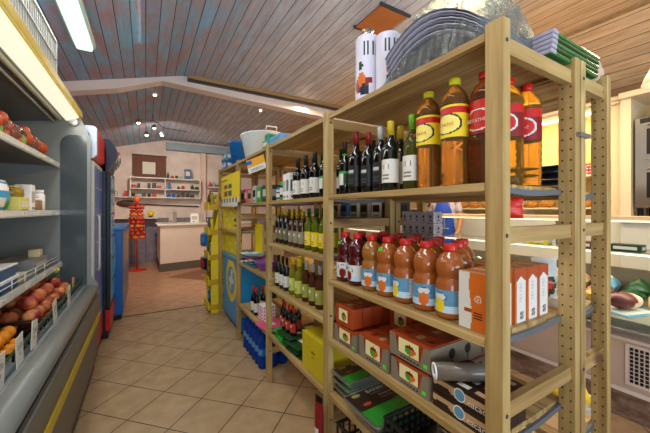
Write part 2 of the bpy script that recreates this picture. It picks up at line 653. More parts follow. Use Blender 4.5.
def rack(name, label, x0, x1, ys, shelves, beams):
    t = thing(name, label, 'shelving unit')
    pw = .035
    for y in ys:
        fr = MB().box(x0, x0 + pw, y, y + PW, 0, TOP, WZ)
        holes(fr, x0 + pw, y, 1)
        fr = fr.build('post', t, bevel=.002)
        r = MB().box(x1 - pw, x1, y, y + PW, 0, TOP, WZ)
        holes(r, x1 - pw, y, -1)
        r.build('post', t, bevel=.002)
        for z in beams:
            MB().box(x0 + pw, x1 - pw, y + .012, y + .034, z - .045, z, WX).build('crossbar', t)
            # bolt heads on the aisle post
            MB().lathe([(.006, 0), (.006, .0015), (.003, .003)], DGREY, n=8).build('bolt', t, (x0 + .017, y - .0002, z - .02), rot=(PI / 2, 0, 0))
    for (bay, z) in shelves:
        ya, yb = ys[bay] + PW + .002, ys[bay + 1] - .002
        sh = MB()
        sh.box(x0 + .004, x1 - .004, ya, yb, z - .014, z, WY)
        sh.box(x0 + .002, x0 + .022, ya, yb, z - .024, z - .001, WY)
        sh.box(x1 - .022, x1 - .002, ya, yb, z - .024, z - .001, WY)
        s_ = sh.build('shelf', t, bevel=.0015)
        xs_ = [x0 + .037 + (x1 - x0 - .074) * i / 10 for i in range(11)]
        pl_ = [(x, z - .006 - .009 * math.sin(PI * i / 10)) for i, x in enumerate(xs_)] + [(x, z - .022 - .010 * math.sin(PI * i / 10)) for i, x in reversed(list(enumerate(xs_)))]
        MB().prism(pl_, 'y', ya - .012, ya - .003, mat('strip_grey', '5c6064', .5)).build('support_strip', s_)
    return t


T_A = [(b, 1.81) for b in range(4)]
rack('pine_shelving', 'long pine shelving run along the aisle, its shelves full of bottles and boxes', AX0, AX1, PY,
     T_A + [(0, 1.396), (0, .963), (0, .661), (0, .385),
            (1, 1.390), (1, 1.072), (1, .740), (1, .370),
            (2, 1.385), (2, .80), (2, .37), (3, 1.385), (3, 1.1)],
     [1.79, 1.272, .795, .26])
rack('pine_shelving', 'shallower pine shelving standing back to back behind the aisle shelving', BX0, BX1, PY,
     T_A + [(0, 1.388), (0, .955), (0, .5), (1, 1.27), (1, .955), (1, .5), (2, 1.27), (2, .8), (2, .4), (3, 1.27), (3, .4)],
     [1.79, 1.272, .795])
tag(MB().box(1.235, 1.315, .436, .4485, 1.565, 1.578, GREYM).build('metal_clip'),
    'small grey metal clip joining the two end posts', 'clip')

# ------------------------------------------------------------ bottles


def wine(name, label, body, cap, lab, h=.29, r=.036, kind=0):
    t = thing(name, label, 'bottle')
    MB().lathe([(r * .9, 0), (r, .006), (r, h * .58), (r * .93, h * .64), (r * .5, h * .72), (r * .36, h * .78), (r * .34, h * .99), (r * .3, h)], body).build('glass_body', t)
    MB().lathe([(r * .40, h * .80), (r * .40, h * .985), (r * .37, h + .002)], cap, n=16).build('cap', t)
    if lab:
        z0, z1 = h * .12, h * .45
        ink = INK if lab is not INK else PAPER

        def fn(u, v):
            if .35 < u < .65 and .55 < v < .8:
                return (CREAMW if int(u * 40) % 3 else KRAFT) if lab is not BLACK else (DGREY if v < .66 else LGREY)
            if .15 < u < .85 and (.3 < v < .38 or .15 < v < .2):
                return (KRAFT if lab is not BLACK else DGREY) if .35 < u < .65 else lab
            return lab
        MB().band(r, z0, z1, fn, 30, 14, PI * .5, PI * 1.6).build('label', t)
    return t


w_red = wine('wine_bottle', '', GLASSK, DRED, BLACK)
w_wht = wine('wine_bottle', '', GLASSK, LGREY, BLACK)
w_yel = wine('wine_bottle', '', GLASSD, YEL, PAPER)
w_grn = wine('wine_bottle', '', mat('olive_glass', '4a4a1c', .06, trans=.3, ior=1.2), mat('lime_cap', '6aa41c', .4), PAPER)
w_drk = wine('wine_bottle', '', GLASSD, INK, None, h=.27, r=.03)
MB().lathe([(.0138, .195), (.0138, .21)], GREEN, n=12).build('neck_band', w_drk)
MB().band(.03, .05, .12, lambda u, v: GREEN if v > .8 else (PAPER if .3 < u < .7 else DGREEN), 16, 6, PI * .6, PI * 1.5).build('label', w_drk)
Z1 = 1.3965
G = 'wine bottles on the top bottle shelf of the front bay'
dup(w_drk, (.885, 1.300, Z1), 'dark slim bottle with green neck band at the left end of the wine shelf', group=G)
dup(w_drk, (.955, 1.290, Z1), 'dark slim bottle half hidden behind the leftmost wine bottle', group=G)
dup(w_red, (.885, 1.205, Z1), 'black wine bottle with dark red foil cap, the taller and left of two', group=G, scale=1.04)
dup(w_red, (.890, 1.115, Z1), 'black wine bottle with dark red foil cap, the right and shorter of two', group=G, scale=.97)
dup(w_wht, (.895, 1.035, Z1), 'black wine bottle with a silver white foil cap', group=G)
dup(w_yel, (.880, .955, Z1), 'green wine bottle with yellow foil and pale label, in the front row', group=G)
dup(w_yel, (.965, .985, Z1), 'green wine bottle with yellow foil, standing behind the front yellow-capped one', group=G)
dup(w_grn, (.890, .845, Z1), 'olive wine bottle with lime green cap and cream label', group=G)
for i, (x, y) in enumerate(((.99, 1.2), (1.05, 1.08))):
    dup(w_drk, (x, y, Z1), ('dark bottle in the back row behind the red-capped wines', 'dark bottle in the back row behind the silver-capped wine')[i], group=G)


def tea(name, cap, liquid, lab_main, lab_band):
    t = thing(name, '', 'bottle')
    h, r = .355, .045
    prof = [(r * .75, 0), (r * .95, .008)]
    for i in range(12):
        z = .015 + i * .011
        prof.append((r * (1 if i % 2 else .965), z))
    prof += [(r, .15), (r * .96, .155), (r * .96, .262), (r, .267), (r * 1.0, .274), (r * .97, .280), (r * .92, .292), (r * .7, .312), (r * .36, .328), (r * .32, .335)]
    MB().lathe(prof, liquid, n=24).build('bottle_body', t)
    MB().lathe([(r * .4, .333), (r * .42, .336), (r * .42, .354), (r * .38, h)], cap, n=18).build('cap', t)

    def fn(u, v):
        du, dv = ((u * 2) % 1 - .0) * 2.6, (v - .42) * 3.0
        du = min(du, 2.6 - du)
        e = du * du + dv * dv
        if e < .95:
            return NAVY if e > .72 and lab_main is YELB else (PAPER if e > .72 else (mat('pale_yellow', 'f0e070', .5) if lab_main is YELB else RED))
        return lab_band if v > .74 and (v < .92 or lab_main is DRED) else lab_main
    lb = MB().band(r * .97, .157, .261, fn, 88, 30)
    lb.text('ESTATHE', .015, (-r - .001, 0, .193), (0, -1, 0), (0, 0, 1), RED if lab_main is not DRED else PAPER)
    lb.build('label', t)
    return t


tea_y = tea('iced_tea_bottle', mat('lime_yellow_cap', 'c8c020', .4), TEA, YELB, RED)
tea_r = tea('iced_tea_bottle', RED, TEAR, DRED, RED)
tea_a = tea('iced_tea_bottle', RED, mat('amber_tea', 'c09440', .05, trans=.85, ior=1.15), DRED, RED)
G = 'large iced tea bottles on the wine shelf'
dup(tea_y, (.900, .775, Z1), 'iced tea bottle with yellow cap and label, the left one beside the wine', group=G)
dup(tea_y, (.882, .652, Z1), 'iced tea bottle with yellow cap and label, the right and nearer of two', group=G)
dup(tea_r, (.920, .570, Z1), 'iced tea bottle with red cap partly hidden by the front post', group=G)
dup(tea_a, (1.030, .560, Z1), 'red-capped iced tea bottle just right of the front post', group=G)
dup(tea_a, (1.135, .555, Z1), 'glowing amber iced tea bottle with red cap, furthest right on its shelf', group=G)
dup(tea_r, (1.03, .66, Z1), 'red-capped iced tea bottle in the second row behind the corner post', group=G)


def juice(name, body, fruit, sky):
    t = thing(name, '', 'bottle')
    r = .0465
    MB().lathe([(r * .85, 0), (r * .97, .006), (r, .02), (r, .098), (r * .98, .103), (r * .99, .112), (r * .93, .121), (r * .85, .128), (r * .83, .134), (r * .90, .142), (r * .97, .153), (r * .98, .168), (r * .9, .186), (r * .72, .203), (r * .42, .217), (r * .38, .222)],
               body, n=24).build('bottle_body', t)
    MB().lathe([(r * .47, .220), (r * .48, .223), (r * .48, .240), (r * .44, .243)], RED, n=18).build('cap', t)

    def fn(u, v):
        if u > .62:
            if .7 < u < .86 and .15 < v < .35:
                return INK if int(u * 140) % 2 else PAPER
            return PAPER if int(v * 14) % 2 or u > .9 else LGREY
        du, dv = (u - .34) * 5, (v - .3) * 1.5
        if du * du + dv * dv < .2:
            return fruit
        du, dv = (u - .34) * 4.2, (v - .68) * 3.2
        if du * du + dv * dv < .3:
            return PAPER if du * du + dv * dv < .2 else BLUE
        return sky if v > .3 else mat('pale_print', 'b8d4e0', .5)
    MB().band(r, .022, .096, fn, 50, 16, PI * .62, PI * 2.1).build('label', t)
    return t


j_r = juice('juice_bottle', JRED, DRED, PAPER)
j_y = juice('juice_bottle', JYEL, ORANGE, SKY)
j_o = juice('juice_bottle', JORG, ORANGE, SKY)
j_l = juice('juice_bottle', JORG, YELB, SKY)
Z2 = .9635
G = 'large fruit juice bottles on the middle shelf'
front = [(j_r, 1.288, 'dark red juice bottle with red cap, leftmost of the front row', .2),
         (j_r, 1.188, 'dark red juice bottle, second from the left in the front row', -.5),
         (j_y, 1.080, 'yellowish juice bottle, the first orange one right of the dark red juices', .1),
         (j_o, .976, 'orange juice bottle, second orange one in the front row from the left', -.1),
         (j_l, .874, 'orange juice bottle with lemon picture, third orange one in the front row', -.6),
         (j_o, .771, 'orange juice bottle, last but one of the front row towards the corner post', .15),
         (j_l, .670, 'orange juice bottle with lemon picture beside the orange and white cartons', -.5)]
for p, y, l, rz in front:
    dup(p, (.882, y, Z2), l, rz, G)
back = [(j_r, .982, 1.285, 'dark red juice bottle at the left end of the second row'),
        (j_r, .982, 1.17, 'dark red juice bottle, second in the second row'),
        (j_o, .982, 1.05, 'orange juice bottle in the second row, behind the second orange one'),
        (j_o, .982, .93, 'orange juice bottle in the second row, behind the third orange one'),
        (j_o, .982, .815, 'orange juice bottle with green neck tag in the second row near the corner'),
        (j_l, .982, .712, 'orange juice bottle in the second row, directly behind the cartons'),
        (j_r, 1.082, 1.23, 'dark juice bottle in the third row, furthest left'),
        (j_o, 1.082, 1.115, 'juice bottle in the third row, second from left'),
        (j_o, 1.082, .995, 'juice bottle in the third row, third from left'),
        (j_o, 1.082, .875, 'juice bottle in the third row, fourth from left'),
        (j_o, 1.082, .765, 'juice bottle in the third row, nearest the corner post')]
for p, x, y, l in back:
    o = dup(p, (x, y, Z2), l, random.uniform(-.5, .5), G)
GT = mat('bright_green_tag', '4cd830', .5)
for x, y in ((.882, 1.288), (.882, .976), (.982, .815)):
    tag(MB().box(x - .0412, x - .0397, y - .012, y + .01, Z2 + .186, Z2 + .2, GT).build('price_sticker'),
        'small bright green price sticker on the shoulder of %s' % ({1.288: 'the leftmost dark red juice bottle', .976: 'the second orange juice bottle', .815: 'a second row juice bottle'}[y]), 'sticker')

# juice cartons at the near end of the middle shelf


def carton():
    t = thing('juice_carton', '', 'carton')
    w_, d, h = .066, .085, .170
    ORC = ORANGE
    MB().box(-w_ / 2, w_ / 2, -d / 2, d / 2, 0, h, WHITE).build('body', t, bevel=.002)

    def fx(u, v):          # broad side that faces the aisle
        if u < .45 + .05 * math.sin(v * 6):
            return PAPER if not (.3 < v < .36 and u > .2) else ORG2
        du, dv = (u - .74) * 1.0, (v - .55) * 2.1
        rr = math.hypot(du, dv)
        if .09 < rr < .13 or rr < .035:
            return PAPER
        if .2 < v < .34 and .58 < u < .9 and int(v * 60) % 3 == 0:
            return INK
        return ORC

    def fy(u, v):          # narrow side
        if v > .86 - abs(u - .5) * .25:
            return ORG2
        if u < .14 or u > .9:
            return ORC
        if .05 < v < .2 and .4 < u < .75:
            return INK if (int(u * 40) + int(v * 40)) % 3 else PAPER
        if .35 < v < .75 and .35 < u < .6 and int(v * 50) % 2:
            return LGREY
        return PAPER
    MB().paint((-w_ / 2 - .0008, d / 2, 0), (0, -d, 0), (0, 0, h), 28, 44, fx).paint(
        (-w_ / 2, -d / 2 - .0008, 0), (w_, 0, 0), (0, 0, h), 22, 40, fy).paint(
        (-w_ / 2, -d / 2, h + .0006), (w_, 0, 0), (0, d, 0), 8, 8, lambda u, v: ORG2 if abs(u - .5) < .2 else TAN).build('print', t)
    return t


ct = carton()
G = 'orange and white juice cartons at the shelf end'
cl = ['broad orange side facing the aisle by the corner post', 'hidden mostly by the corner post', 'first one right of the corner post',
      'second one right of the corner post', 'third one right of the corner post']
for i in range(5):
    dup(ct, (.872 + i * .072 + (.012 if i > 1 else 0), .562, Z2), 'orange and white juice carton, ' + cl[i], group=G)
cl = ['behind the corner carton', 'second along in the row behind', 'third along in the row behind', 'last in the row behind']
for i in range(1, 4):
    dup(ct, (.96 + i * .074, .655 if i > 0 else .66, Z2), 'orange and white juice carton, ' + cl[i], group=G)

# ------------------------------------------------------------ bay 1: orange boxes in trays
Z3 = .6615


def pasta_box(w_, d, h, tray=True, full=True):
    t = thing('orange_food_box', '', 'box')
    o = MB()
    n = 4
    for i in range(n):
        o.box(.003 + d * i / n, d * (i + 1) / n - .001, -w_ / 2 + .003, w_ / 2 - .003, .003, h, ORG2)
        # white print on each box top
        for k in range(3):
            o.box(d * i / n + .03, d * i / n + .034 + .03, -w_ / 2 + .02 + k * .055, -w_ / 2 + .045 + k * .055, h, h + .0004, TAN if k == 1 else DRED)
    o.build('orange_packs', t, bevel=.0015)

    def fn(u, v):
        if .22 < u < .72 and .22 < v < .86:
            du, dv = (u - .52) * 3.0, (v - .5) * 1.8
            if du * du + dv * dv < .16:
                return DRED if dv > .1 else (GREEN if du < 0 else ORANGE)
            return mat('cream_print', 'e8dca0', .5)
        if tray and v > .9:
            return ORG2
        return None if not tray else None
    MB().paint((-.0015, w_ / 2, 0), (0, -w_, 0), (0, 0, h), 30, 16, fn).build('picture_label', t)
    if tray:
        tr = MB()
        hh = h * .5
        # front wall with a U cut-out, sides, back
        tr.prism([(-w_ / 2, 0), (w_ / 2, 0), (w_ / 2, h * .96), (w_ / 2 - .03, h * .9), (w_ / 2 - .045, hh * .45), (-w_ / 2 + .045, hh * .45), (-w_ / 2 + .03, h * .9), (-w_ / 2, h * .96)],
                 'x', -.004, -.001, KRAFT)
        tr.box(-.001, d, -w_ / 2 - .002, -w_ / 2, 0, h * .96, KRAFT)
        tr.box(-.001, d, w_ / 2, w_ / 2 + .002, 0, h * .96, KRAFT)
        tr.box(-.001, d, -w_ / 2, w_ / 2, 0, .002, KRAFT)
        tr.box(-.0046, -.004, -w_ / 2 + .012, -w_ / 2 + .03, .012, .026, GT)
        for k in range(6):
            tr.box(-.0046, -.004, -w_ / 2 + .05 + k * .016, -w_ / 2 + .06 + k * .016, .008, .014, INK)
        for k in range(3):
            tr.add([(d * (.3 + k * .25) + .018 * math.cos(a), -w_ / 2 - .0026, h * .55 + .02 * math.sin(a)) for a in [i * PI / 6 for i in range(12)]], [tuple(range(12))], INK)
            tr.box(d * (.3 + k * .25) - .002, d * (.3 + k * .25) + .002, -w_ / 2 - .0026, -w_ / 2 - .002, .01, h * .4, INK)
        tr.build('cardboard_tray', t)
    return t


pb = pasta_box(.20, .36, .092)
px_ = pasta_box(.15, .24, .095, tray=False)
G = 'orange food boxes on the lower shelf'
dup(pb, (.835, 1.225, Z3), 'cardboard tray of orange boxes at the far left, under a single orange box', group=G, scale=(1, .92, .92))
dup(px_, (.835, 1.238, Z3 + .09), 'orange box with picture label on top at the far left', group=G)
dup(pb, (.840, 1.02, Z3), 'middle cardboard tray of orange boxes standing alone at the front', group=G, scale=(1, .95, 1.1))
dup(px_, (1.0, 1.02, Z3 + .105), 'orange box lying on the back of the middle tray', group=G)
dup(pb, (.842, .815, Z3), 'lower tray of the two stacked at the right', group=G)
dup(pb, (.842, .815, Z3 + .095), 'upper wide tray of orange boxes stacked at the right', group=G, scale=(1, 1, .95))

# chocolate brown boxes + film roll


def choc():
    t = thing('cocoa_box', '', 'box')
    w_, d, h = .20, .19, .052
    b_ = MB()
    for i in range(4):
        b_.box(d * i / 4, d * (i + 1) / 4 - .0015, -w_ / 2, w_ / 2, 0, h, BROWNC)
        for k in range(3):
            b_.box(d * i / 4 + .012, d * i / 4 + .032, -w_ / 2 + .02 + k * .06, -w_ / 2 + .06 + k * .06, h, h + .0004, PAPER if k == 1 else TAN)
    b_.build('carton_body', t, bevel=.001)

    def fn(u, v):
        if v < .35 + .2 * math.sin(u * 9):
            return BROWNC
        return TAN if v < .8 else BROWNC
    m_ = MB().paint((-.0008, w_ / 2, 0), (0, -w_, 0), (0, 0, h), 30, 10, fn)
    m_.lathe([(.0001, 0), (.016, .0)], PAPER, n=4)
    del m_.v[-8:], m_.f[-6:], m_.mi[-6:], m_.sm[-6:]
    c0 = Vector((-.0016, 0, h * .55))
    m_.add([c0 + Vector((0, .021 * math.cos(i * PI / 8), .021 * math.sin(i * PI / 8))) for i in range(16)], [tuple(range(16))], PAPER)
    c0.x -= .0004
    m_.add([c0 + Vector((0, .017 * math.cos(i * PI / 8), .017 * math.sin(i * PI / 8))) for i in range(16)], [tuple(range(16))], SKY)
    m_.text('cacao', .028, (-.0016, -.058, .012), (0, -1, 0), (0, 0, 1), PAPER)
    m_.build('print', t)
    return t


cb_ = choc()
G = 'brown cocoa boxes stacked by the corner post'
dup(cb_, (.842, .606, Z3), 'lower brown cocoa box by the corner post', group=G)
dup(cb_, (.845, .606, Z3 + .0525), 'upper brown cocoa box by the corner post, under the film roll', group=G)
t = thing('film_roll', 'roll of clear plastic film lying on the brown boxes', 'roll', (.918, .604, Z3 + .1335), .97)
q = MB()
n = 20
vs, fs = [], []
for yy in (-.10, .125):
    for rr in (.012, .0275):
        for i in range(n):
            a = 2 * PI * i / n
            vs.append((rr * math.cos(a), yy, rr * math.sin(a)))
for i in range(n):
    k = (i + 1) % n
    fs += [(n + i, n + k, 3 * n + k, 3 * n + i), (i, 2 * n + i, 2 * n + k, k), (i, k, n + k, n + i), (2 * n + i, 3 * n + i, 3 * n + k, 2 * n + k)]
q.add(vs, fs, mat('grey_film', '6c6256', .3, coat=.2), True)
q.build('film', t)
q = MB()
vs, fs = [], []
for yy in (.1258, .130):
    for rr in (.013, .0265):
        for i in range(n):
            a = 2 * PI * i / n
            vs.append((rr * math.cos(a), yy, rr * math.sin(a)))
fs = []
for i in range(n):
    k = (i + 1) % n
    fs += [(n + i, n + k, 3 * n + k, 3 * n + i), (i, 2 * n + i, 2 * n + k, k), (i, k, n + k, n + i), (2 * n + i, 3 * n + i, 3 * n + k, 2 * n + k)]
q.add(vs, fs, WHITE, True)
q.build('core', t)

# barbecue trays


def bbq():
    t = thing('barbecue_tray', '', 'disposable grill')
    w_, d, h = .27, .37, .038
    rr = .03

    def rrect(s_, zz):
        out = []
        for cx, cy, a0 in ((d - rr, w_ / 2 - rr, 0), (rr, w_ / 2 - rr, 90), (rr, -w_ / 2 + rr, 180), (d - rr, -w_ / 2 + rr, 270)):
            for k in range(5):
                a = math.radians(a0 + k * 22.5)
                x, y = cx + rr * math.cos(a), cy + rr * math.sin(a)
                out.append((d / 2 + (x - d / 2) * s_, y * s_, zz))
        return out
    b_ = MB()
    rings = [rrect(.86, 0), rrect(.95, h * .8), rrect(1.0, h * .85), rrect(1.0, h), rrect(.985, h)]
    vs = [p for r_ in rings for p in r_]
    n_ = 20
    fs = [tuple(range(n_))[::-1]]
    for j in range(4):
        fs += [(j * n_ + i, j * n_ + (i + 1) % n_, (j + 1) * n_ + (i + 1) % n_, (j + 1) * n_ + i) for i in range(n_)]
    fs.append(tuple(4 * n_ + i for i in range(n_)))
    b_.add(vs, fs, mat('foil', 'a8a8a0', .3, .8))
    b_.build('foil_tray', t)
    # top print: left (far y) half brown, right half green; long text reads from the aisle
    GM = mat('grill_green', '2c8a2c', .25, var=.35, sc=30, coat=.5)
    c = MB().paint((.012, -w_ / 2 + .012, h + .001), (d - .024, 0, 0), (0, w_ - .024, 0), 24, 20,
                   lambda u, v: BROWNC if v > .46 else GM)
    X, Yv = (1, 0, 0), (0, 1, 0)
    c.text('BARBECUE', .034, (.20, .088, h + .0018), X, Yv, PAPER)
    c.text('Grill Barbecue monouso', .015, (.20, .068, h + .0018), X, Yv, TAN)
    c.text('Einweg Grill', .017, (.20, .044, h + .0018), X, Yv, PAPER)
    c.text('Disposable grill party', .015, (.22, .022, h + .0018), X, Yv, TAN)
    c.add([(.06 + .024 * math.sin(i * PI / 8), .10 + .013 * math.cos(i * PI / 8), h + .0019) for i in range(16)], [tuple(range(16))][:1], mat('olive_badge', '8a9040', .5))
    c.add([(.07 + .022 * math.sin(i * PI / 8), .022 + .012 * math.cos(i * PI / 8), h + .0019) for i in range(16)], [tuple(range(16))][:1], ORG2)
    c.build('printed_lid', t)
    return t


bq = bbq()
G = 'disposable barbecue trays on the bottom shelf'
Z4 = .3855
for x, y, z, l in ((.83, 1.255, Z4, 'bottom tray of the left pile of green barbecue trays'),
                   (.82, 1.255, Z4 + .0395, 'middle tray of the left pile of green barbecue trays'),
                   (.815, 1.253, Z4 + .079, 'top tray of the left pile of green barbecue trays')):
    dup(bq, (x, y, z), l, 0, G, (1, .58, 1))
for x, y, z, l, rz in ((.80, 1.045, Z4, 'bottom barbecue tray under the front one', -.02),
                       (.775, 1.043, Z4 + .0395, 'front barbecue tray whose brown lid reads BARBECUE', .03)):
    dup(bq, (x, y, z), l, rz, G, (1, .9, 1))

# black crate on the bottom shelf + crates below


def crate(name, label, loc, L=.36, W=.28, H=.115, rz=0):
    t = thing(name, label, 'crate', loc, rz)
    m_ = MB()
    m_.box(-L / 2, L / 2, -W / 2, W / 2, 0, .006, BLACK)
    for s_ in (-1, 1):
        for k in range(3):
            z = H * (.15 + .27 * k)
            m_.box(-L / 2, L / 2, s_ * W / 2 - .003, s_ * W / 2 + .003, z, z + .012, BLACK)
            m_.box(s_ * L / 2 - .003, s_ * L / 2 + .003, -W / 2, W / 2, z, z + .012, BLACK)
        for k in range(11):
            x = -L / 2 + L * k / 10
            m_.box(x - .004, x + .004, s_ * W / 2 - .003, s_ * W / 2 + .003, 0, H, BLACK)
        for k in range(8):
            y = -W / 2 + W * k / 7
            m_.box(s_ * L / 2 - .003, s_ * L / 2 + .003, y - .004, y + .004, 0, H, BLACK)
    m_.build('mesh_body', t)
    r_ = MB()
    for s_ in (-1, 1):
        r_.box(-L / 2 - .006, L / 2 + .006, s_ * W / 2 - .008, s_ * W / 2 + .008, H, H + .012, BLACK)
        r_.box(s_ * L / 2 - .008, s_ * L / 2 + .008, -W / 2, W / 2, H, H + .012, BLACK)
    r_.build('rim', t, bevel=.003)
    return t


crate('plastic_crate', 'black mesh plastic crate on the bottom shelf below the cocoa boxes', (.975, .765, Z4), .33, .29)
crate('plastic_crate', 'black plastic crate on the floor under the barbecue trays', (1.0, 1.12, 0), .36, .3, .26)
crate('plastic_crate', 'black plastic crate on the floor under the corner of the shelving', (1.0, .76, 0), .36, .32, .26)


def bag(name, label, loc, w_, h, d, m1, m2, rz=0, spots=(), cat='bag', tilt=0, group=None):
    """crimped pillow bag standing up, print painted per face"""
    t = thing(name, label, cat, loc, rz, group)
    n, k = 12, 14
    mb = MB()
    for sgn in (-1, 1):
        vs, cols = [], []
        for j in range(k + 1):
            v = j / k
            for i in range(n + 1):
                u = i / n
                th = d / 2 * (math.sin(PI * u) ** .5) * (math.sin(PI * min(1, max(0, v))) ** .4)
                vs.append((sgn * -th + random.uniform(-.002, .002) + tilt * v, (u - .5) * w_ * (1 - .06 * math.sin(PI * v)), v * h))
        b0 = len(mb.v)
        mb.v += vs
        for j in range(k):
            for i in range(n):
                u, v = (i + .5) / n, (j + .5) / k
                mm = m1
                if v > .93 or v < .05:
                    mm = m2
                for (cu, cv, ru, rv, sm) in spots:
                    if ((u - cu) / ru) ** 2 + ((v - cv) / rv) ** 2 < 1:
                        mm = sm
                a = b0 + j * (n + 1) + i
                mb.f.append([a, a + 1, a + n + 2, a + n + 1])
                mb.mi.append(mb.m(mm))
                mb.sm.append(True)
    mb.build('bag_skin', t)
    return t


bag('charcoal_bag', 'red and black bag standing on the floor against the second post', (.772, 1.37, 0), .06, .36, .04, DRED, BLACK, PI / 2 * 0 + .2,
    [(.5, .45, .3, .15, PAPER), (.5, .2, .3, .1, BLACK)])

# ------------------------------------------------------------ bay 2
Z = 1.3905
b_big = wine('balsamic_bottle', '', GLASSK, INK, PAPER, h=.275, r=.037)
MB().lathe([(.0145, .19), (.0145, .2)], GREEN, n=12).build('neck_band', b_big)
G = 'large dark bottles with cream labels'
for i, (x, y) in enumerate(((.885, 1.62), (.885, 1.74), (.885, 1.86), (.975, 1.68), (.975, 1.8))):
    dup(b_big, (x, y, Z), 'large dark bottle with cream label, ' + ('nearest in its front row', 'middle of its front row', 'furthest in its front row', 'nearest in the row behind', 'furthest in the row behind')[i], group=G)
dup(w_drk, (.88, 1.50, Z), 'slim dark bottle with green label near the second post', group=G)
dup(w_drk, (.95, 1.43, Z), 'slim dark bottle half hidden by the second post', group=G)


def smallbox(name, label, loc, w_, d, h, m1, m2=None, fn=None, rz=0, cat='box', group=None):
    """box product: w along y (faces aisle), d depth along x; prints on aisle face and near face"""
    t = thing(name, label, cat, loc, rz, group)
    MB().box(0, d, -w_ / 2, w_ / 2, 0, h, m1).build('carton', t, bevel=min(.003, h * .05))
    m2 = m2 or PAPER
    fn = fn or (lambda u, v: m2 if (.15 < u < .85 and .3 < v < .75) else (INK if .2 < u < .8 and .12 < v < .2 and int(u * 30) % 3 else None))
    MB().paint((-.0008, w_ / 2, 0), (0, -w_, 0), (0, 0, h), 16, 12, fn).paint((0, -w_ / 2 - .0008, 0), (d, 0, 0), (0, 0, h), 12, 12, fn).build('print', t)
    return t


smallbox('milk_carton', 'tall white carton on the second bay shelf, the nearer of two', (.86, 1.98, Z), .05, .07, .19, WHITE, GREYM)
smallbox('milk_carton', 'tall white carton on the second bay shelf, the farther of two', (.86, 2.04, Z), .05, .07, .185, WHITE, LGREY)


def jar(name, label, loc, r, h, content, lid, lab, cat='jar', group=None):
    t = thing(name, label, cat, loc, 0, group)
    MB().lathe([(r * .9, 0), (r, .004), (r, h * .75), (r * .8, h * .86)], content, n=16).build('body', t)
    MB().lathe([(r * .85, h * .84), (r * .85, h), (r * .8, h + .001)], lid, n=16).build('lid', t)
    MB().band(r, h * .15, h * .65, lambda u, v: lab if .1 < v < .9 else INK, 16, 5, PI * .5, PI * 1.6).build('label', t)
    return t


jar('cleaner_bottle', 'small green and white bottle behind the tall cartons', (.885, 2.115, Z), .025, .17, GREEN, RED, PAPER, 'bottle')
jar('jar', 'blue-lidded glass jar at the far end of the second bay shelf', (.885, 2.18, Z), .028, .10, LGREY, BLUE, PAPER)

Z = 1.0725
oil_d = wine('oil_bottle', '', GLASSD, GOLD, mat('olive_tan_label', '6c6440', .6), h=.255, r=.026)
oil_b = wine('oil_bottle', '', GLASSB, GOLD, mat('grey_tan_label', '8c8468', .6), h=.235, r=.027)
oil_g = wine('oil_bottle', '', mat('green_oil', '6a7818', .06, trans=.4, ior=1.2), DGREEN, YELB, h=.255, r=.029)
G = 'oil bottles on the second bay shelf'
for p, L in ((oil_d, [(.88, 2.19), (.88, 2.12), (.88, 2.035), (.95, 2.15), (.95, 2.06), (1.02, 2.1)]),
             (oil_b, [(.88, 1.945), (.88, 1.865), (.88, 1.785), (.95, 1.9), (.95, 1.81), (1.02, 1.86)]),
             (oil_g, [(.88, 1.69), (.88, 1.60), (.88, 1.51), (.955, 1.72), (.955, 1.62), (.955, 1.52)])):
    kn = {oil_d: 'dark green oil bottle', oil_b: 'brown oil bottle', oil_g: 'olive bottle with yellow label'}[p]
    for (x, y), pl in zip(L, ('furthest in the front row of its kind', 'middle of the front row of its kind', 'nearest in the front row of its kind', 'furthest in the second row of its kind', 'in the second row of its kind, nearer', 'in the third row of its kind' if p is not oil_g else 'in the second row of its kind, nearest')):
        dup(p, (x, y, Z), kn + ' ' + pl, group=G)

Z = .7405
vin_d = wine('vinegar_bottle', '', GLASSD, BLACK, PAPER, h=.235, r=.027)
MB().lathe([(.0115, .17), (.0115, .18)], GREEN, n=12).build('neck_band', vin_d)
vin_y = wine('vinegar_bottle', '', OILG, YELB, mat('lime_label', 'c0c850', .5), h=.255, r=.033)
vin_b = wine('vinegar_bottle', '', mat('rose_brown_glass', '58301c', .08, trans=.3, ior=1.2), LGREY, mat('olive_label', '9aa040', .5), h=.25, r=.029)
G = 'vinegar bottles on the third shelf of the second bay'
for p, L, kn in ((vin_d, [(.88, 2.19), (.88, 2.11), (.88, 2.035), (.955, 2.08)], 'dark bottle with white label and green collar'),
                 (vin_y, [(.885, 1.93), (.885, 1.835), (.965, 1.95)], 'pale yellow bottle with yellow cap'),
                 (vin_b, [(.885, 1.735), (.885, 1.645), (.885, 1.56), (.97, 1.7), (.97, 1.61)], 'reddish brown bottle with olive label')):
    for (x, y), pl in zip(L, ('furthest in its front row', 'second in its front row', 'nearest in its front row' if p is not vin_y else 'standing behind its pair', 'behind its front row, further', 'behind its front row, nearer')):
        dup(p, (x, y, Z), kn + ' ' + pl, group=G)

Z = .3705
YB = mat('yellow_carton', 'c4ae10', .5, var=.08)
t = thing('yellow_box', 'plain yellow cardboard box with small black lettering on the low shelf', 'box', (.83, 1.545, Z))
MB().box(0, .34, -.14, .14, 0, .215, YB).build('carton', t, bevel=.003)
MB().box(.0, .34, -.003, .003, .215, .2156, TAN).text('sale', .03, (-.001, 0, .12), (0, -1, 0), (0, 0, 1), INK).text('fino', .018, (-.001, 0, .095), (0, -1, 0), (0, 0, 1), INK).build('print', t)
G = 'green packets piled on the low shelf'
gm = [GREEN, DGREEN, GREEN, PAPER]


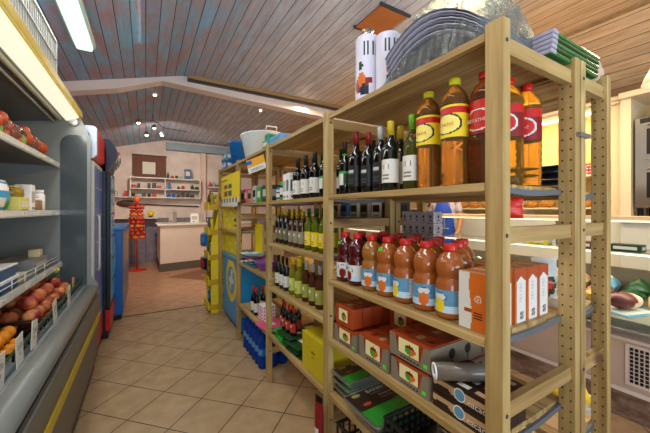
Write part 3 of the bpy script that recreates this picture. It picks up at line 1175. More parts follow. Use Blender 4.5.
def packet(name, label, loc, w_, d, h, m1, m2, rz=0, group=None, cat='packet'):
    t = thing(name, label, cat, loc, rz, group)
    mb = MB()
    n, k = 8, 8
    vs = []
    for sgn in (0, 1):
        for j in range(k + 1):
            for i in range(n + 1):
                u, v = i / n, j / k
                e = (min(u, 1 - u) * 2) ** .35 * (min(v, 1 - v) * 2) ** .35 if 0 < u < 1 and 0 < v < 1 else 0
                vs.append((v * d - d / 2, (u - .5) * w_, h / 2 + (sgn - .5) * h * e))
    b0 = 0
    for sgn in (0, 1):
        for j in range(k):
            for i in range(n):
                a = sgn * (k + 1) * (n + 1) + j * (n + 1) + i
                f = (a, a + 1, a + n + 2, a + n + 1)
                u, v = i / n, j / k
                mm = m2 if (sgn and .2 < u < .8 and .25 < v < .6) or (not sgn and (i + j) % 5 == 0) else m1
                mb.f.append(list(f))
                mb.mi.append(mb.m(mm))
                mb.sm.append(True)
    mb.v = vs
    mb.build('wrapper', t)
    return t


for i, (x, y, z, l) in enumerate(((.93, 1.84, 0, 'bottom nearest'), (.93, 2.08, 0, 'bottom farthest'), (.935, 1.86, .02, 'second layer nearest'), (.93, 2.09, .02, 'second layer farthest'), (.925, 1.88, .04, 'third layer nearest'), (.93, 2.1, .04, 'third layer farthest'), (.93, 2.0, .06, 'topmost'))):
    packet('green_packet', 'green and white food packet in the low pile, ' + l, (x, y, Z + z), .22, .2, .019, GREEN if i % 2 else DGREEN, PAPER, random.uniform(-.15, .15), G)
sau = wine('sauce_bottle', '', GLASSK, RED, mat('sauce_label', 'b83018', .5), h=.19, r=.024)
G = 'red-capped sauce bottles on the green packets'
for i, (x, y) in enumerate(((.90, 2.15), (.885, 2.08), (.885, 2.01), (.89, 1.94), (.95, 2.08), (.95, 1.99))):
    dup(sau, (x, y, Z + .0805 if 1.9 < y < 2.1 else Z + .0805), 'dark sauce bottle with red cap, ' + ('furthest of the front ones', 'second of the front ones', 'third of the front ones', 'nearest of the front ones', 'further of the two behind', 'nearer of the two behind')[i], group=G)

# ------------------------------------------------------------ bay 3
Z = 1.3855
for i, (y, w_, h, m1, m2, n_) in enumerate(((2.40, .12, .14, DGREY, LGREY, 'grey box of packets'), (2.55, .10, .13, GREEN, PAPER, 'green and white packet box'), (2.68, .10, .15, LGREY, INK, 'grey tin-like box'), (2.82, .12, .12, TAN, BROWNC, 'tan snack box'), (2.96, .10, .14, PINK, PAPER, 'pinkish snack box'))):
    smallbox('snack_box', n_ + ' on the top bottle shelf of the third bay', (.84, y, Z), w_, .2, h, m1, m2, group='snack boxes of the third bay')
Z = .8005
t = thing('purple_bowl', 'purple plastic bowl at the near end of the third bay shelf', 'bowl', (.905, 2.53, Z))
MB().lathe([(.055, 0), (.06, .004), (.10, .075), (.105, .085), (.098, .085), (.092, .07), (.05, .012), (.001, .01)], PURP, n=24).build('shell', t)
G = 'colourful packets on the third bay shelf'
k = 0
for y in (2.72, 2.88, 3.02):
    for z in range(4):
        m1, m2 = random.choice([(PINK, PAPER), (PAPER, RED), (SKY, PAPER), (DGREY, PINK), (PAPER, BLUE)])
        packet('sweet_packet', 'colourful flat sweet packet, %s of the %s pile beyond the purple bowl' % (('bottom', 'second', 'third', 'top')[z], {2.72: 'nearest', 2.88: 'middle', 3.02: 'farthest'}[y]),
               (.91, y, Z + z * .026), .13, .19, .024, m1, m2, random.uniform(-.15, .15), G)
Z = .3705
col_ = wine('cola_bottle', '', GLASSK, RED, PAPER, h=.24, r=.028)
G = 'dark bottles on the low shelf of the third bay'
dup(col_, (.87, 2.78, Z), 'dark bottle with cream label, the left one by the blue freezer', group=G)
dup(col_, (.87, 2.70, Z), 'dark bottle with cream label, the right one by the blue freezer', group=G)
dup(col_, (.95, 2.75, Z), 'dark bottle standing behind the two by the blue freezer', group=G)
packet('magazine_packet', 'pink and white flat packet hanging over the low shelf edge', (.89, 2.40, Z), .22, .2, .02, PINK, PAPER, .1)
smallbox('mesh_basket', 'white patterned tub of cutlery on the low shelf', (.86, 2.57, Z), .13, .12, .12, WHITE, BLUE,
         fn=lambda u, v: PINK if int(v * 8) % 2 and int(u * 12) % 2 else None, cat='tub')


def water():
    t = thing('water_bottle', '', 'bottle')
    r = .042
    prof = [(r * .8, 0), (r, .01)]
    for i in range(14):
        prof.append((r * (1 if i % 2 else .94), .02 + i * .014))
    prof += [(r, .22), (r * .9, .245), (r * .4, .285), (r * .33, .295)]
    MB().lathe(prof, WATER, n=18).build('bottle_body', t)
    MB().lathe([(r * .36, .293), (r * .36, .31)], BLUE, n=12).build('cap', t)
    MB().band(r, .11, .17, lambda u, v: SKY if abs(v - .5) < .3 and int(u * 9) % 2 else BLUE, 20, 6).build('label', t)
    return t


wb = water()
G = 'blue water bottles on the floor under the third bay'
nm = ('first', 'second', 'third', 'fourth', 'fifth', 'sixth')
for j in range(3):
    for i in range(6):
        dup(wb, (.852 + j * .088, 2.47 + i * .09, 0), 'blue water bottle on the floor, %s from the near end in the %s row' % (nm[i], ('aisle', 'middle', 'rear')[j]), group=G)

# ------------------------------------------------------------ bay 4: blue ice cream freezer, yellow displays
t = thing('ice_cream_freezer', 'blue chest freezer with yellow circle print under the far shelving', 'freezer')
FB = mat('freezer_blue', '1c8cc8', .35, var=.04)
fx0, fx1, fy0, fy1, fz = .85, 1.25, 3.17, 3.985, .80


def fa(u, v):
    du, dv = (u - .52) * 1.0, (v - .66) * 1.0
    r_ = math.hypot(du * 1.1, dv * 1.0)
    if r_ < .2 and (abs(du - dv * .4) < .04 or (abs(dv) < .05 and abs(du) < .15) or math.hypot(du - .02, dv - .13) < .05):
        return PAPER
    if r_ < .24:
        return FB if not (abs(math.hypot(du, dv) - .2) < .015) else SKY
    if r_ < .36:
        return YELB
    return FB


MB().box(fx0, fx1, fy0, fy1, .05, fz - .05, FB).build('cabinet', t, bevel=.02)
MB().box(fx0 - .004, fx1, fy0 - .003, fy1, fz - .05, fz, SKY).build('lid_frame', t, bevel=.01)
MB().box(fx0 + .03, fx1 - .02, fy0 + .03, fy1 - .03, 0, .05, BLACK).build('plinth', t)
MB().paint((fx0 - .002, fy1 - .03, .08), (0, -(fy1 - fy0 - .06), 0), (0, 0, .66), 50, 44, fa).paint(
    (fx0 + .02, fy0 - .002, .08), (.36, 0, 0), (0, 0, .66), 24, 40, lambda u, v: YELB if .3 < math.hypot(u - .9, v - .3) < .42 else (DGREEN if math.hypot(u - .9, v - .3) < .3 else FB)).build('print', t)


def board(name, label, o, u, v, fn, nu=24, nv=30, th=.004):
    """printed cardboard panel with real thickness"""
    t = thing(name, label, 'display')
    o, u, v = Vector(o), Vector(u), Vector(v)
    n_ = u.cross(v).normalized() * th
    vs = [o, o + u, o + u + v, o + v, o - n_, o + u - n_, o + u + v - n_, o + v - n_]
    MB().add(vs, [(0, 1, 2, 3), (7, 6, 5, 4), (0, 4, 5, 1), (1, 5, 6, 2), (2, 6, 7, 3), (3, 7, 4, 0)], YELB).build('card', t)
    nn = u.cross(v).normalized() * .001
    MB().paint(o + nn, u, v, nu, nv, fn).build('print', t)
    return t


BRN = mat('brown_print', '6a3418', .5)


def yfn(u, v):
    s_ = math.sin(u * 14 + v * 9) + math.sin(v * 23 - u * 5)
    if u > .72 and int(v * 8) % 2:
        return BRN if s_ > -.6 else YELB
    return mat('pale_yellow', 'f0e070', .5) if s_ > 1.1 else YELB


board('cardboard_display', 'tall yellow cardboard display panel standing above the blue freezer', (.87, 3.97, .81), (0, -.78, 0), (0, 0, .27), yfn)
board('cardboard_display', 'yellow printed cardboard panel on the middle shelf of the fourth bay', (.845, 3.97, 1.102), (0, -.78, 0), (0, 0, .25), yfn)
board('cardboard_display', 'brown and yellow cardboard panel in the far shelving behind the bowl', (.98, 3.09, .803), (0, -.7, 0), (0, 0, .38),
      lambda u, v: (BRN if int(v * 6) % 2 and .2 < (u * 3) % 1 < .8 else TAN) if u > .35 else YELB)
Z = 1.3855
G = 'packs on the far top shelf'
for i, (y, m1, m2) in enumerate(((3.27, LGREY, INK), (3.45, GREEN, PAPER), (3.63, TAN, BRN), (3.83, YELB, RED))):
    smallbox('snack_box', ('grey', 'green', 'tan', 'yellow')[i] + ' snack box on the far bay top shelf behind the yellow display', (.9, y, Z), .14, .16, .15, m1, m2, group=G)

# yellow crisp display hanging on the aisle side
t = thing('hanging_display', 'yellow hanging card of red and green packets on the shelving front', 'display')


def hfn(u, v):
    if v < .16:
        return PAPER if int(u * 12) % 2 else KRAFT
    for cu, cv, mm in ((.3, .58, DRED), (.55, .58, mat('teal_print', '1c6450', .5)), (.3, .32, DRED), (.55, .32, mat('teal_print', '1c6450', .5))):
        if abs(u - cu) < .1 and abs(v - cv) < .085:
            return mm
    if .8 < v < .86 and u < .4:
        return INK
    return YELB


MB().box(.775, .785, 2.95, 3.72, 1.40, 1.70, YELB).build('backing_card', t)
MB().paint((.774, 3.72, 1.40), (0, -.77, 0), (0, 0, .30), 36, 26, hfn).build('print', t)
MB().box(.7735, .777, 3.0, 3.7, 1.36, 1.40, PAPER).build('price_strip', t)
MB().tube([(.78, 3.1, 1.70), (.79, 3.1, 1.78)], .003, GREYM, 6).build('hook', t)

t = thing('price_sign', 'tilted yellow and white price sign hanging at the third post top', 'sign')
o_, u_, v_ = Vector((.70, 2.36, 1.60)), Vector((.11, -.09, .05)), Vector((-.025, .0, .10))
n_ = u_.cross(v_).normalized()
MB().add([o_, o_ + u_, o_ + u_ + v_, o_ + v_, o_ - n_ * .003, o_ + u_ - n_ * .003, o_ + u_ + v_ - n_ * .003, o_ + v_ - n_ * .003],
         [(0, 1, 2, 3), (7, 6, 5, 4), (0, 4, 5, 1), (1, 5, 6, 2), (2, 6, 7, 3), (3, 7, 4, 0)], PAPER).build('card', t)
sg = MB().paint(o_ + n_ * .001, u_, v_, 20, 14, lambda u, v: (BLUE if u < .3 and .65 < v < .9 else mat('amber_print', 'e0a020', .5)) if v > .42 else PAPER)
sg.text('OFFERTA', .026, o_ + n_ * .002 + u_ * .5 + v_ * .1, u_, v_, INK)
sg.build('print', t)

# yellow tiered stand beyond the last post
t = thing('snack_stand', 'yellow cardboard snack stand with tiers at the end of the shelving', 'display stand', (0, 0, 0))
for k, z in enumerate((.04, .36, .68, 1.0, 1.32)):
    MB().box(.70, .98, 4.09, 4.42, z, z + .022, YELB).box(.69, .70, 4.09, 4.42, z, z + .10, YELB).box(.70, .98, 4.085, 4.09, z, z + .07, mat('amber_card', 'c89c10', .5)).build('tier', t)
MB().box(.98, .985, 4.09, 4.42, 0, 1.72, YELB).build('back_panel', t)
for y in (4.088, 4.415):
    MB().prism([(.72, 0), (.98, 0), (.98, 1.7), (.90, 1.7), (.72, .9)], 'y', y, y + .006, YELB).build('side_panel', t)
G = 'bags in the yellow snack stand'
bk = [(BLUE, DRED), (DRED, NAVY), (mat('teal_bag', '1c6c7c', .3), PAPER), (YELB, DRED), (mat('lime_bag', 'a8b020', .4), DRED)]
for k, z in enumerate((.063, .383, .703, 1.023, 1.343)):
    for j in range(2):
        m1, m2 = bk[(k + j * 2) % 5]
        bag('snack_bag', 'shiny snack bag in the %s tier of the yellow stand, %s one' % (('lowest', 'second', 'third', 'fourth', 'top')[k], ('nearer', 'farther')[j]),
            (.75 + .0 * j, 4.18 + j * .155, z), .14, .2 if k else .2, .06, m1, m2, 0, [(.5, .5, .3, .2, m2)], group=G)
G = 'blue snack bags clipped in the aisle'
for i, (y, z, a) in enumerate(((4.15, .86, BLUE), (4.3, .84, BLUE), (4.15, .55, NAVY), (4.3, .53, RED))):
    t = bag('snack_bag', ('teal blue bag sticking into the aisle, upper nearer', 'teal blue bag sticking into the aisle, upper farther', 'navy bag sticking into the aisle, lower nearer', 'red bag sticking into the aisle, lower farther')[i],
            (.655, y, z), .14, .17, .05, a, SKY, .2, [(.5, .5, .3, .25, SKY if i < 2 else RED)], group=G)

# ------------------------------------------------------------ rack B contents
smallbox('blue_tray_box', 'blue cardboard tray under the silver packs behind the juice', (1.315, 1.205, .9555), .24, .09, .17, BLUE, SKY)
SILV = mat('silver_pack', 'b8b4bc', .3, .2, var=.5, sc=60)
G = 'silver coffee packs stacked behind the juice bottles'
for r_ in range(3):
    for i in range(5):
        z = 1.127 + r_ * .062
        smallbox('coffee_pack', 'silver foil pack in the stack behind the juice, %s row, %s from the left' % (('bottom', 'middle', 'top')[r_], nm[i]),
                 (1.315, 1.308 - i * .047, z), .044, .07, .06, SILV, INK, fn=lambda u, v: NAVY if (.4 < u < .6 and .4 < v < .7) or (.3 < u < .7 and .2 < v < .28) else None, group=G, cat='packet')
G = 'glass and white boxes on the rear shelving'
for i, (y, m1) in enumerate(((1.45, DGREY), (1.55, WHITE), (1.68, GREYM), (1.80, LGREY), (1.93, BLUE), (2.05, TAN))):
    smallbox('small_box', ('dark', 'white', 'silver', 'light grey', 'blue', 'tan')[i] + ' small box on the rear shelving seen between shelves', (1.30, y, 1.2705), .09, .16, .11, m1, INK, group=G)
G = 'small bottles on the rear shelving'
for i, y in enumerate((1.44, 1.53, 1.62, 1.71, 1.80, 1.89)):
    jar('jar', 'amber jar on the low rear shelf, %s from the near end' % nm[i], (1.36, y, .9555), .03, .13, mat('amber_jar', '8c3c14', .2, coat=.4), RED, PAPER, group=G)
DB = mat('dark_blue_pack', '20283c', .35, var=.3, sc=50)
G = 'dark blue packs on the rear shelving end'
for z in range(4):
    packet('dark_packet', 'dark blue flat pack at the rear shelving end, %s of its pile' % ('bottom', 'second', 'third', 'top')[z], (1.405, .60, 1.3885 + z * .028), .17, .2, .026, DB, SKY if z % 2 else DGREY, 0, G)
for z in range(3):
    packet('dark_packet', 'dark blue flat pack at the iced tea shelf end, %s of its pile' % ('bottom', 'second', 'top')[z], (1.222, .72, 1.3965 + z * .032), .15, .07, .03, DB, DGREY, 0, G)
# green lettuce-like bag in wire tray behind the cartons
t = thing('wire_basket', 'white wire basket behind the cartons on the rear shelf', 'basket', (1.40, .60, .958))
mb = MB()
for k in range(12):
    x = -.09 + .18 * k / 11
    mb.tube([(x, -.07, .09), (x, -.07, 0), (x, .08, 0), (x, .08, .09)], .0018, WHITE, 5)
for z in (.03, .09):
    mb.tube([(-.09, -.07, z), (.09, -.07, z), (.09, .08, z), (-.09, .08, z), (-.09, -.07, z)], .0025, WHITE, 5)
mb.build('wires', t)
bag('salad_bag', 'green and white bag standing in the white wire basket', (1.38, .61, .961), .12, .17, .06, mat('film_white', 'c8ccc8', .3), PAPER, 1.2,
    [(.5, .35, .3, .25, DGREEN), (.5, .4, .14, .1, RED)])
# red shopping bag between shelves
bag('red_bag', 'bright red plastic bag hanging low in the gap behind the corner post', (1.13, .62, 1.29), .11, .075, .03, mat('bright_red', 'd82814', .4), RED, .8)

# ------------------------------------------------------------ on top of the shelving
ZT = 1.8105
t = thing('paper_towels', 'printed pack of kitchen paper rolls standing on the shelving top', 'kitchen roll', (.885, 1.06, ZT), 0)
q = MB()


def towel(mb, cx, cy, r, h, seed):
    rs = random.Random(seed)
    if seed == 3:
        sp = [(.60, .12, .07, .09, NAVY), (.56, .30, .06, .12, ORANGE), (.66, .28, .05, .06, DRED), (.60, .22, .05, .06, DRED), (.50, .2, .04, .1, DRED), (.55, .52, .03, .06, DGREEN)]
    else:
        sp = [(.72, .58, .035, .05, DRED), (.72, .58, .08, .10, PINK), (.68, .36, .08, .04, ORANGE), (.74, .28, .06, .08, RED), (.66, .24, .05, .06, NAVY), (.78, .4, .05, .1, ORANGE)]
    base_ = MB()

    def fn(u, v):
        for a, b_, ru, rv, mm in sp:
            du = min(abs(u - a), 1 - abs(u - a))
            if (du / ru) ** 2 + ((v - b_) / rv) ** 2 < 1:
                return mm
        if .7 < v < .9 and .55 < u < .8 and int(u * 80) % 3 == 0:
            return DGREEN
        return mat('towel_white', 'd0cedc', .35, var=.05)
    base_.band(r, .012, h - .012, fn, 44, 22)
    b0 = len(mb.v)
    for f, mi, in zip(base_.f, base_.mi):
        mb.add([(base_.v[i][0] + cx, base_.v[i][1] + cy, base_.v[i][2]) for i in f], [(0, 1, 2, 3)], base_.mats[mi], True)
    mb.lathe([(r * .5, .002), (r * .92, 0), (r, .012), (r, h - .012), (r * .92, h - .002), (r * .5, h)], mat('towel_white', 'd0cedc', .35, var=.05), (cx, cy, 0), 24)


towel(q, 0, .055, .055, .30, 3)
towel(q, .03, -.05, .053, .27, 5)
q.build('wrapped_rolls', t)
q = MB()
q.lathe([(.004, 0), (.014, .02), (.03, .035)], FILM, (0, .055, .30), 10)
q.build('film_knot', t)

# stack of clear plastic trays wrapped in film
t = thing('tray_stack', 'big film-wrapped stack of clear curved plastic trays on the shelving top', 'tray stack', (0, 0, ZT))
rs = random.Random(4)
for k in range(9):
    mb = MB()
    vs, fs = [], []
    n_, mN = 20, 6
    for j in range(mN + 1):
        for i in range(n_ + 1):
            a = i / n_
            y = .515 + .40 * a + .003 * k
            arch = .13 * math.sin(PI * (a * .86 + .02)) ** .8
            zz = .012 + arch + k * .0115 - .03 + .0012 * math.sin(a * 60 + k) + .03 * abs(j / mN - .5) * -1
            vs.append((.835 + .36 * j / mN, y, max(.003 + k * .004, zz)))
    W_ = n_ + 1
    for j in range(mN):
        for i in range(n_):
            a = j * W_ + i
            fs.append((a, a + 1, a + W_ + 1, a + W_))
    mb.add(vs, fs, PLATE if k % 2 else mat('smoky_tray', '84849a', .15, trans=.2, ior=1.2), True)
    o = mb.build('tray', t)
    md = o.modifiers.new('s', 'SOLIDIFY')
    md.thickness = .0025
mb = MB()
n_, mN = 34, 14
vs, fs = [], []
for j in range(mN + 1):
    for i in range(n_ + 1):
        a, b_ = i / n_, j / mN
        y = .514 + .446 * a + rs.uniform(-.006, .006)
        x = .82 + .40 * b_ + rs.uniform(-.006, .006)
        env = min(1, a * 7, (1 - a) * 3.5) * min(1, b_ * 6 + .0, (1 - b_) * 6)
        zz = .004 + (.20 + .06 * math.sin(PI * a)) * env ** .6 + rs.uniform(-.012, .012) * (env > .05)
        vs.append((x, y, max(.002, zz)))
for j in range(mN):
    for i in range(n_):
        a = j * (n_ + 1) + i
        fs.append((a, a + 1, a + n_ + 2, a + n_ + 1))
mb.add(vs, fs, FILM, False)
o = mb.build('wrapping_film', t)
md = o.modifiers.new('s', 'SOLIDIFY')
md.thickness = .0008

# green trays
G = 'stacked green trays on the shelving end'
for k in range(5):
    t = thing('green_tray', 'green film-wrapped flat tray on the shelving end, %s of the pile' % ('bottom', 'second', 'third', 'fourth', 'top')[k], 'tray', (1.09 + .004 * k, .46, ZT + k * .0165), 0, G)
    MB().box(0, .36, 0, .22, 0, .014, DGREEN if k % 2 else mat('mid_green', '23662c', .25, coat=.6)).build('tray_body', t, bevel=.005)
    MB().box(-.004, .03, -.002, .222, .002, .0155, mat('grey_lilac_film', '9c98a8', .25, var=.3, sc=60)).build('folded_film', t, bevel=.003)
t = thing('paper_bag', 'crumpled pale paper bag beside the green trays on the shelving end', 'bag', (1.50, .50, ZT))
MB().ball((0, 0, .045), .04, mat('beige_paper', 'c8a890', .8), 10, 8, .6, 1, 1.1, .005).build('paper', t)

# tub, bin and packs on the far shelving top
t = thing('white_tub', 'large white oval plastic tub with handle on the shelving top', 'tub', (1.03, 3.02, ZT))
MB().lathe([(.17, 0), (.18, .005), (.235, .24), (.248, .25), (.25, .262), (.24, .262), (.228, .24), (.172, .02), (.001, .015)], mat('tub_white', 'e0e6e6', .35, var=.03), n=36, sx=.85, sy=1.1).build('shell', t)
MB().tube([(-.03 - .02, -.262, .25), (-.05, -.272, .30), (.05, -.272, .30), (.05, -.262, .25)], .007, WHITE).build('handle', t)
MB().tube([(-.05, .262, .25), (-.05, .272, .30), (.05, .272, .30), (.05, .262, .25)], .007, WHITE).build('handle', t)
t = thing('blue_bin', 'blue plastic waste bin on the shelving top beyond the white tub', 'bin', (.95, 3.58, ZT))
MB().lathe([(.085, 0), (.115, .27), (.122, .275), (.122, .295), (.112, .295), (.108, .27), (.08, .01), (.001, .01)], BLUE, n=24).build('shell', t)
G = 'blue packs at the far end of the shelving top'
for i, (y, z, m1) in enumerate(((3.79, 0, BLUE), (3.92, 0, SKY), (3.79, .105, SKY), (3.92, .105, BLUE))):
    smallbox('blue_pack', ('lower nearer', 'lower farther', 'upper nearer', 'upper farther')[i] + ' blue and white pack on the far shelving top', (.83, y, ZT + z), .12, .10, .10, m1, PAPER, group=G)
smallbox('green_box', 'green and blue box in front of the white tub', (.83, 2.36, ZT), .12, .12, .07, mat('teal_box', '2a8c78', .4), PAPER)
smallbox('green_box', 'teal green box leaning on top of the first green box', (.84, 2.36, ZT + .0705), .08, .08, .05, GREEN, BLUE)
smallbox('blue_box', 'light blue flat box on the shelving top near the third post', (.83, 2.15, ZT), .22, .2, .065, mat('light_blue_box', '6ca0cc', .4), SKY)
packet('white_packet', 'pale green and white packet lying on the shelving top between the posts', (.9, 1.72, ZT), .16, .14, .04, PAPER, mat('pale_green', 'b8d0a0', .5))

# ------------------------------------------------------------ left: open multideck chiller
CY0, CY1 = .55, 3.2
t = thing('open_chiller', 'open multideck fridge with lit canopy, shelves and grey bumper on the left', 'display fridge')
BMP = mat('bumper_grey', '7c7d76', .35, var=.05)
MB().box(-1.3, -.47, CY0, CY1, .10, .30, CHIN).prism([(-.56, .28), (-.44, .10), (-.35, .10), (-.338, .52), (-.345, .62), (-.56, .62)], 'y', CY0, CY1, mat('base_panel_grey', '3a3a36', .3)).build('base', t)
MB().box(-1.3, -.37, CY0 + .02, CY1 - .02, 0, .10, BLACK).build('plinth', t)
# bumper: outer rounded profile
bp = [(-.48, .685)]
for k in range(9):
    a = PI * (.5 - k / 8)
    bp.append((-.385 + .045 * math.cos(a), .655 + .045 * math.sin(a)))
bp += [(-.48, .60)]
MB().prism(bp, 'y', CY0, CY1, BMP, True).build('bumper', t)
MB().box(-.342, -.334, CY0, CY1, .40, .455, YEL).build('yellow_stripe', t)
MB().box(-.345, -.335, CY0, CY1, .50, .60, mat('bumper_under_grey', '6c6c62', .4)).build('trim_strip', t)
MB().box(-.50, -.41, CY0, CY1, .675, .694, mat('deck_top_grey', '83878a', .3)).build('deck_ledge', t, bevel=.004)
MB().box(-.446, -.442, CY0, CY1, .694, .76, GLASS).box(-.448, -.440, CY0, CY1, .758, .766, DGREEN).build('glass_riser', t)
MB().box(-1.3, -.45, CY0, CY1, .56, .60, CHIN).build('well_floor', t)
MB().box(-1.3, -1.22, CY0, CY1, .6, 2.1, mat('chiller_back', '5c5458', .5)).build('back_panel', t)
# end panel with rounded glass
ep = MB()
ep.prism([(-1.3, .1), (-.355, .1), (-.345, .7), (-.40, .78), (-.39, 1.9), (-.46, 2.08), (-1.3, 2.1)], 'y', CY1 - .03, CY1, CHILL)
ep.build('end_panel', t)
rp = []
x0, x1, z0, z1, rr = -.585, -.415, .70, 1.93, .08
for cx, cz_, a0, r_ in ((x1 - .012, z1 - .012, 0, .012), (x0 + rr, z1 - rr, 90, rr), (x0 + .02, z0 + .02, 180, .02), (x1 - .012, z0 + .012, 270, .012)):
    for k in range(6):
        a = math.radians(a0 + k * 18)
        rp.append((cx + r_ * math.cos(a), cz_ + r_ * math.sin(a)))
MB().prism(rp, 'y', CY1 - .034, CY1 - .0305, GLASSG).build('side_glass', t)
ep = MB()
ep.prism([(-1.3, .1), (-.355, .1), (-.345, .7), (-.40, .78), (-.39, 1.9), (-.46, 2.08), (-1.3, 2.1)], 'y', CY0, CY0 + .03, CHILL)
ep.build('end_panel', t)
MB().prism([(-1.22, 1.93), (-.61, 2.03), (-.61, 2.16), (-1.3, 2.16), (-1.3, 1.93)], 'y', CY0, CY1 - .03, CHIN).build('canopy', t)
MB().prism([(-.61, 2.055), (-.545, 2.06), (-.462, 2.098), (-.47, 2.16), (-.61, 2.16)], 'y', CY0, CY1, LGREY).build('canopy_front', t)
MB().prism([(-.555, 2.045), (-.545, 2.038), (-.47, 2.072), (-.468, 2.09), (-.545, 2.056)], 'y', CY0 + .02, CY1 - .03, LAMPC).build('light_strip', t)
MB().box(-.466, -.448, CY0, CY1, 2.075, 2.125, YEL).build('yellow_trim', t, bevel=.003)
MB().tube([(-.585, CY0 + .03, 2.04), (-.585, CY1 - .04, 2.04)], .014, mat('cream_tube', 'd8d4b8', .3), 10).build('blind_tube', t)
MB().tube([(-.62, CY0 + .03, 2.018), (-.62, CY1 - .04, 2.018)], .009, LGREY, 8).build('blind_rail', t)
MB().lathe([(.03, 0), (.03, .02), (.018, .03)], WHITE, n=14).build('end_cap', t, (-.50, CY1 - .035, 2.03), rot=(PI / 2, 0, 0))
for z, x in ((1.69, -.60), (1.315, -.60), (.905, -.585)):
    s_ = MB().box(-1.22, x, CY0 + .03, CY1 - .035, z - .02, z - .005, CHIN).build('shelf', t)
    MB().box(x, x + .012, CY0 + .03, CY1 - .035, z - .035, z + .005, mat('rail_grey', 'b8bab8', .35)).box(x + .012, x + .014, CY0 + .03, CY1 - .035, z - .028, z - .002, mat('rail_clear', 'd0d8d4', .2, var=.2, sc=30)).build('price_rail', s_)
    for y in (1.3, 1.62, 1.95, 2.3, 2.62, 2.9):
        m_ = MB().box(x + .014, x + .0155, y, y + .07, z - .026, z - .004, PAPER)
        m_.text('1,95', .016, (x + .017, y + .035, z - .021), (0, 1, 0), (0, 0, 1), GREEN)
        m_.build('price_label', s_)
# wire guard on the lowest shelf
m_ = MB()
for z in (.93, .955):
    m_.tube([(-.60, CY0 + .04, z), (-.60, CY1 - .05, z)], .003, WHITE, 6)
for y in [CY0 + .05 + k * .2 for k in range(12)]:
    m_.tube([(-.60, y, .90), (-.60, y, .955)], .003, WHITE, 6)
m_.build('wire_guard', t)

# vent grille on the chiller
t = thing('vent_grille', 'slatted ventilation grille unit above the open chiller', 'ventilation grille')
MB().box(-.9, -.515, 1.0, 2.6, 2.165, 2.42, GREYM).build('housing', t)
m_ = MB()
for k in range(44):
    y = 1.02 + k * .0355
    m_.box(-.515, -.50, y, y + .012, 2.18, 2.405, LGREY)
m_.box(-.515, -.495, 1.0, 2.6, 2.165, 2.18, LGREY).box(-.515, -.495, 1.0, 2.6, 2.405, 2.42, LGREY).box(-.515, -.495, 2.585, 2.6, 2.165, 2.42, LGREY).box(-.515, -.495, 1.0, 2.6, 2.29, 2.30, LGREY)
m_.build('slats', t)

# shelf 1: mesh bags of peppers / fruit
Z = 1.6855
OR2 = mat('tomato_orange', 'b84c24', .35, var=.25, sc=20)
LIM = mat('salad_green', '7a9a40', .5, var=.3, sc=30)
G = 'bags of produce on the top chiller shelf'
for i, y in enumerate((1.95, 2.10, 2.25, 2.40, 2.55, 2.72)):
    t = thing('produce_bag', '%s bag of produce on the top chiller shelf, %s from the left' % ('orange' if i < 4 else 'clear film', nm[i]), 'bag', (-.68, y + .15, Z), 0, G)
    m_ = MB()
    rs = random.Random(i)
    for k in range(7):
        m_.ball((rs.uniform(-.03, .05), rs.uniform(-.035, .035), .038 + .036 * (k // 3)), .034, OR2 if k % 7 else LIM, 10, 7, 1, 1, 1.2)
    m_.build('produce', t)
    m_ = MB()
    m_.ball((0, 0, .072), .071, FILM, 12, 8, 1, 1.05, 1, .006)
    m_.build('film', t)
# shelf 2
Z = 1.3105
bag('cheese_bag', 'blue and white bag on the second chiller shelf', (-.66, 2.22, Z), .22, .17, .08, mat('sky_blue_bag', '2f9ad0', .3, coat=.4), WHITE, PI,
    [(.3, .2, .3, .2, GREEN), (.6, .75, .4, .1, WHITE), (.7, .3, .15, .15, PAPER)])
smallbox('cheese_box', 'pale yellow cheese box under the round tub', (-.62, 2.48, Z), .16, .12, .085, mat('pale_yellow_box', 'd8d070', .5), PAPER, rz=PI, cat='box')
jar('olive_tub', 'round tub of olives with clear lid on the pale yellow box', (-.68, 2.48, Z + .0855), .055, .065, mat('olive_mix', '8a7420', .3, var=.4, sc=60), mat('tub_lid', 'b0a860', .3), mat('olive_mix2', '9a8a30', .3), 'tub')
smallbox('milk_bottle', 'white carton of cream on the second chiller shelf', (-.62, 2.64, Z), .08, .08, .17, WHITE, LGREY, rz=PI, cat='carton')
jar('yoghurt_bottle', 'white yoghurt bottle next to the end of the chiller', (-.66, 2.90, Z), .042, .15, WHITE, WHITE, PAPER, 'bottle')
jar('spice_jar', 'small patterned jar on the second chiller shelf, nearer', (-.64, 2.74, Z), .026, .09, mat('spice', '8a6a50', .5, var=.5, sc=80), WHITE, PAPER)
jar('spice_jar', 'small patterned jar on the second chiller shelf, farther', (-.64, 2.81, Z), .026, .09, mat('spice', '8a6a50', .5), WHITE, PAPER)
# shelf 3
Z = .9005


def tub(name, label, loc, w_, d, h, m1, lid, group=None):
    t = thing(name, label, 'tub', loc, 0, group)
    MB().prism([(-w_ / 2 * .9, 0), (w_ / 2 * .9, 0), (w_ / 2, h * .85), (-w_ / 2, h * .85)], 'x', -d / 2, d / 2, m1).build('container', t, bevel=.004)
    MB().box(-d / 2 - .004, d / 2 + .004, -w_ / 2 - .004, w_ / 2 + .004, h * .85, h, lid).build('lid', t, bevel=.003)
    return t


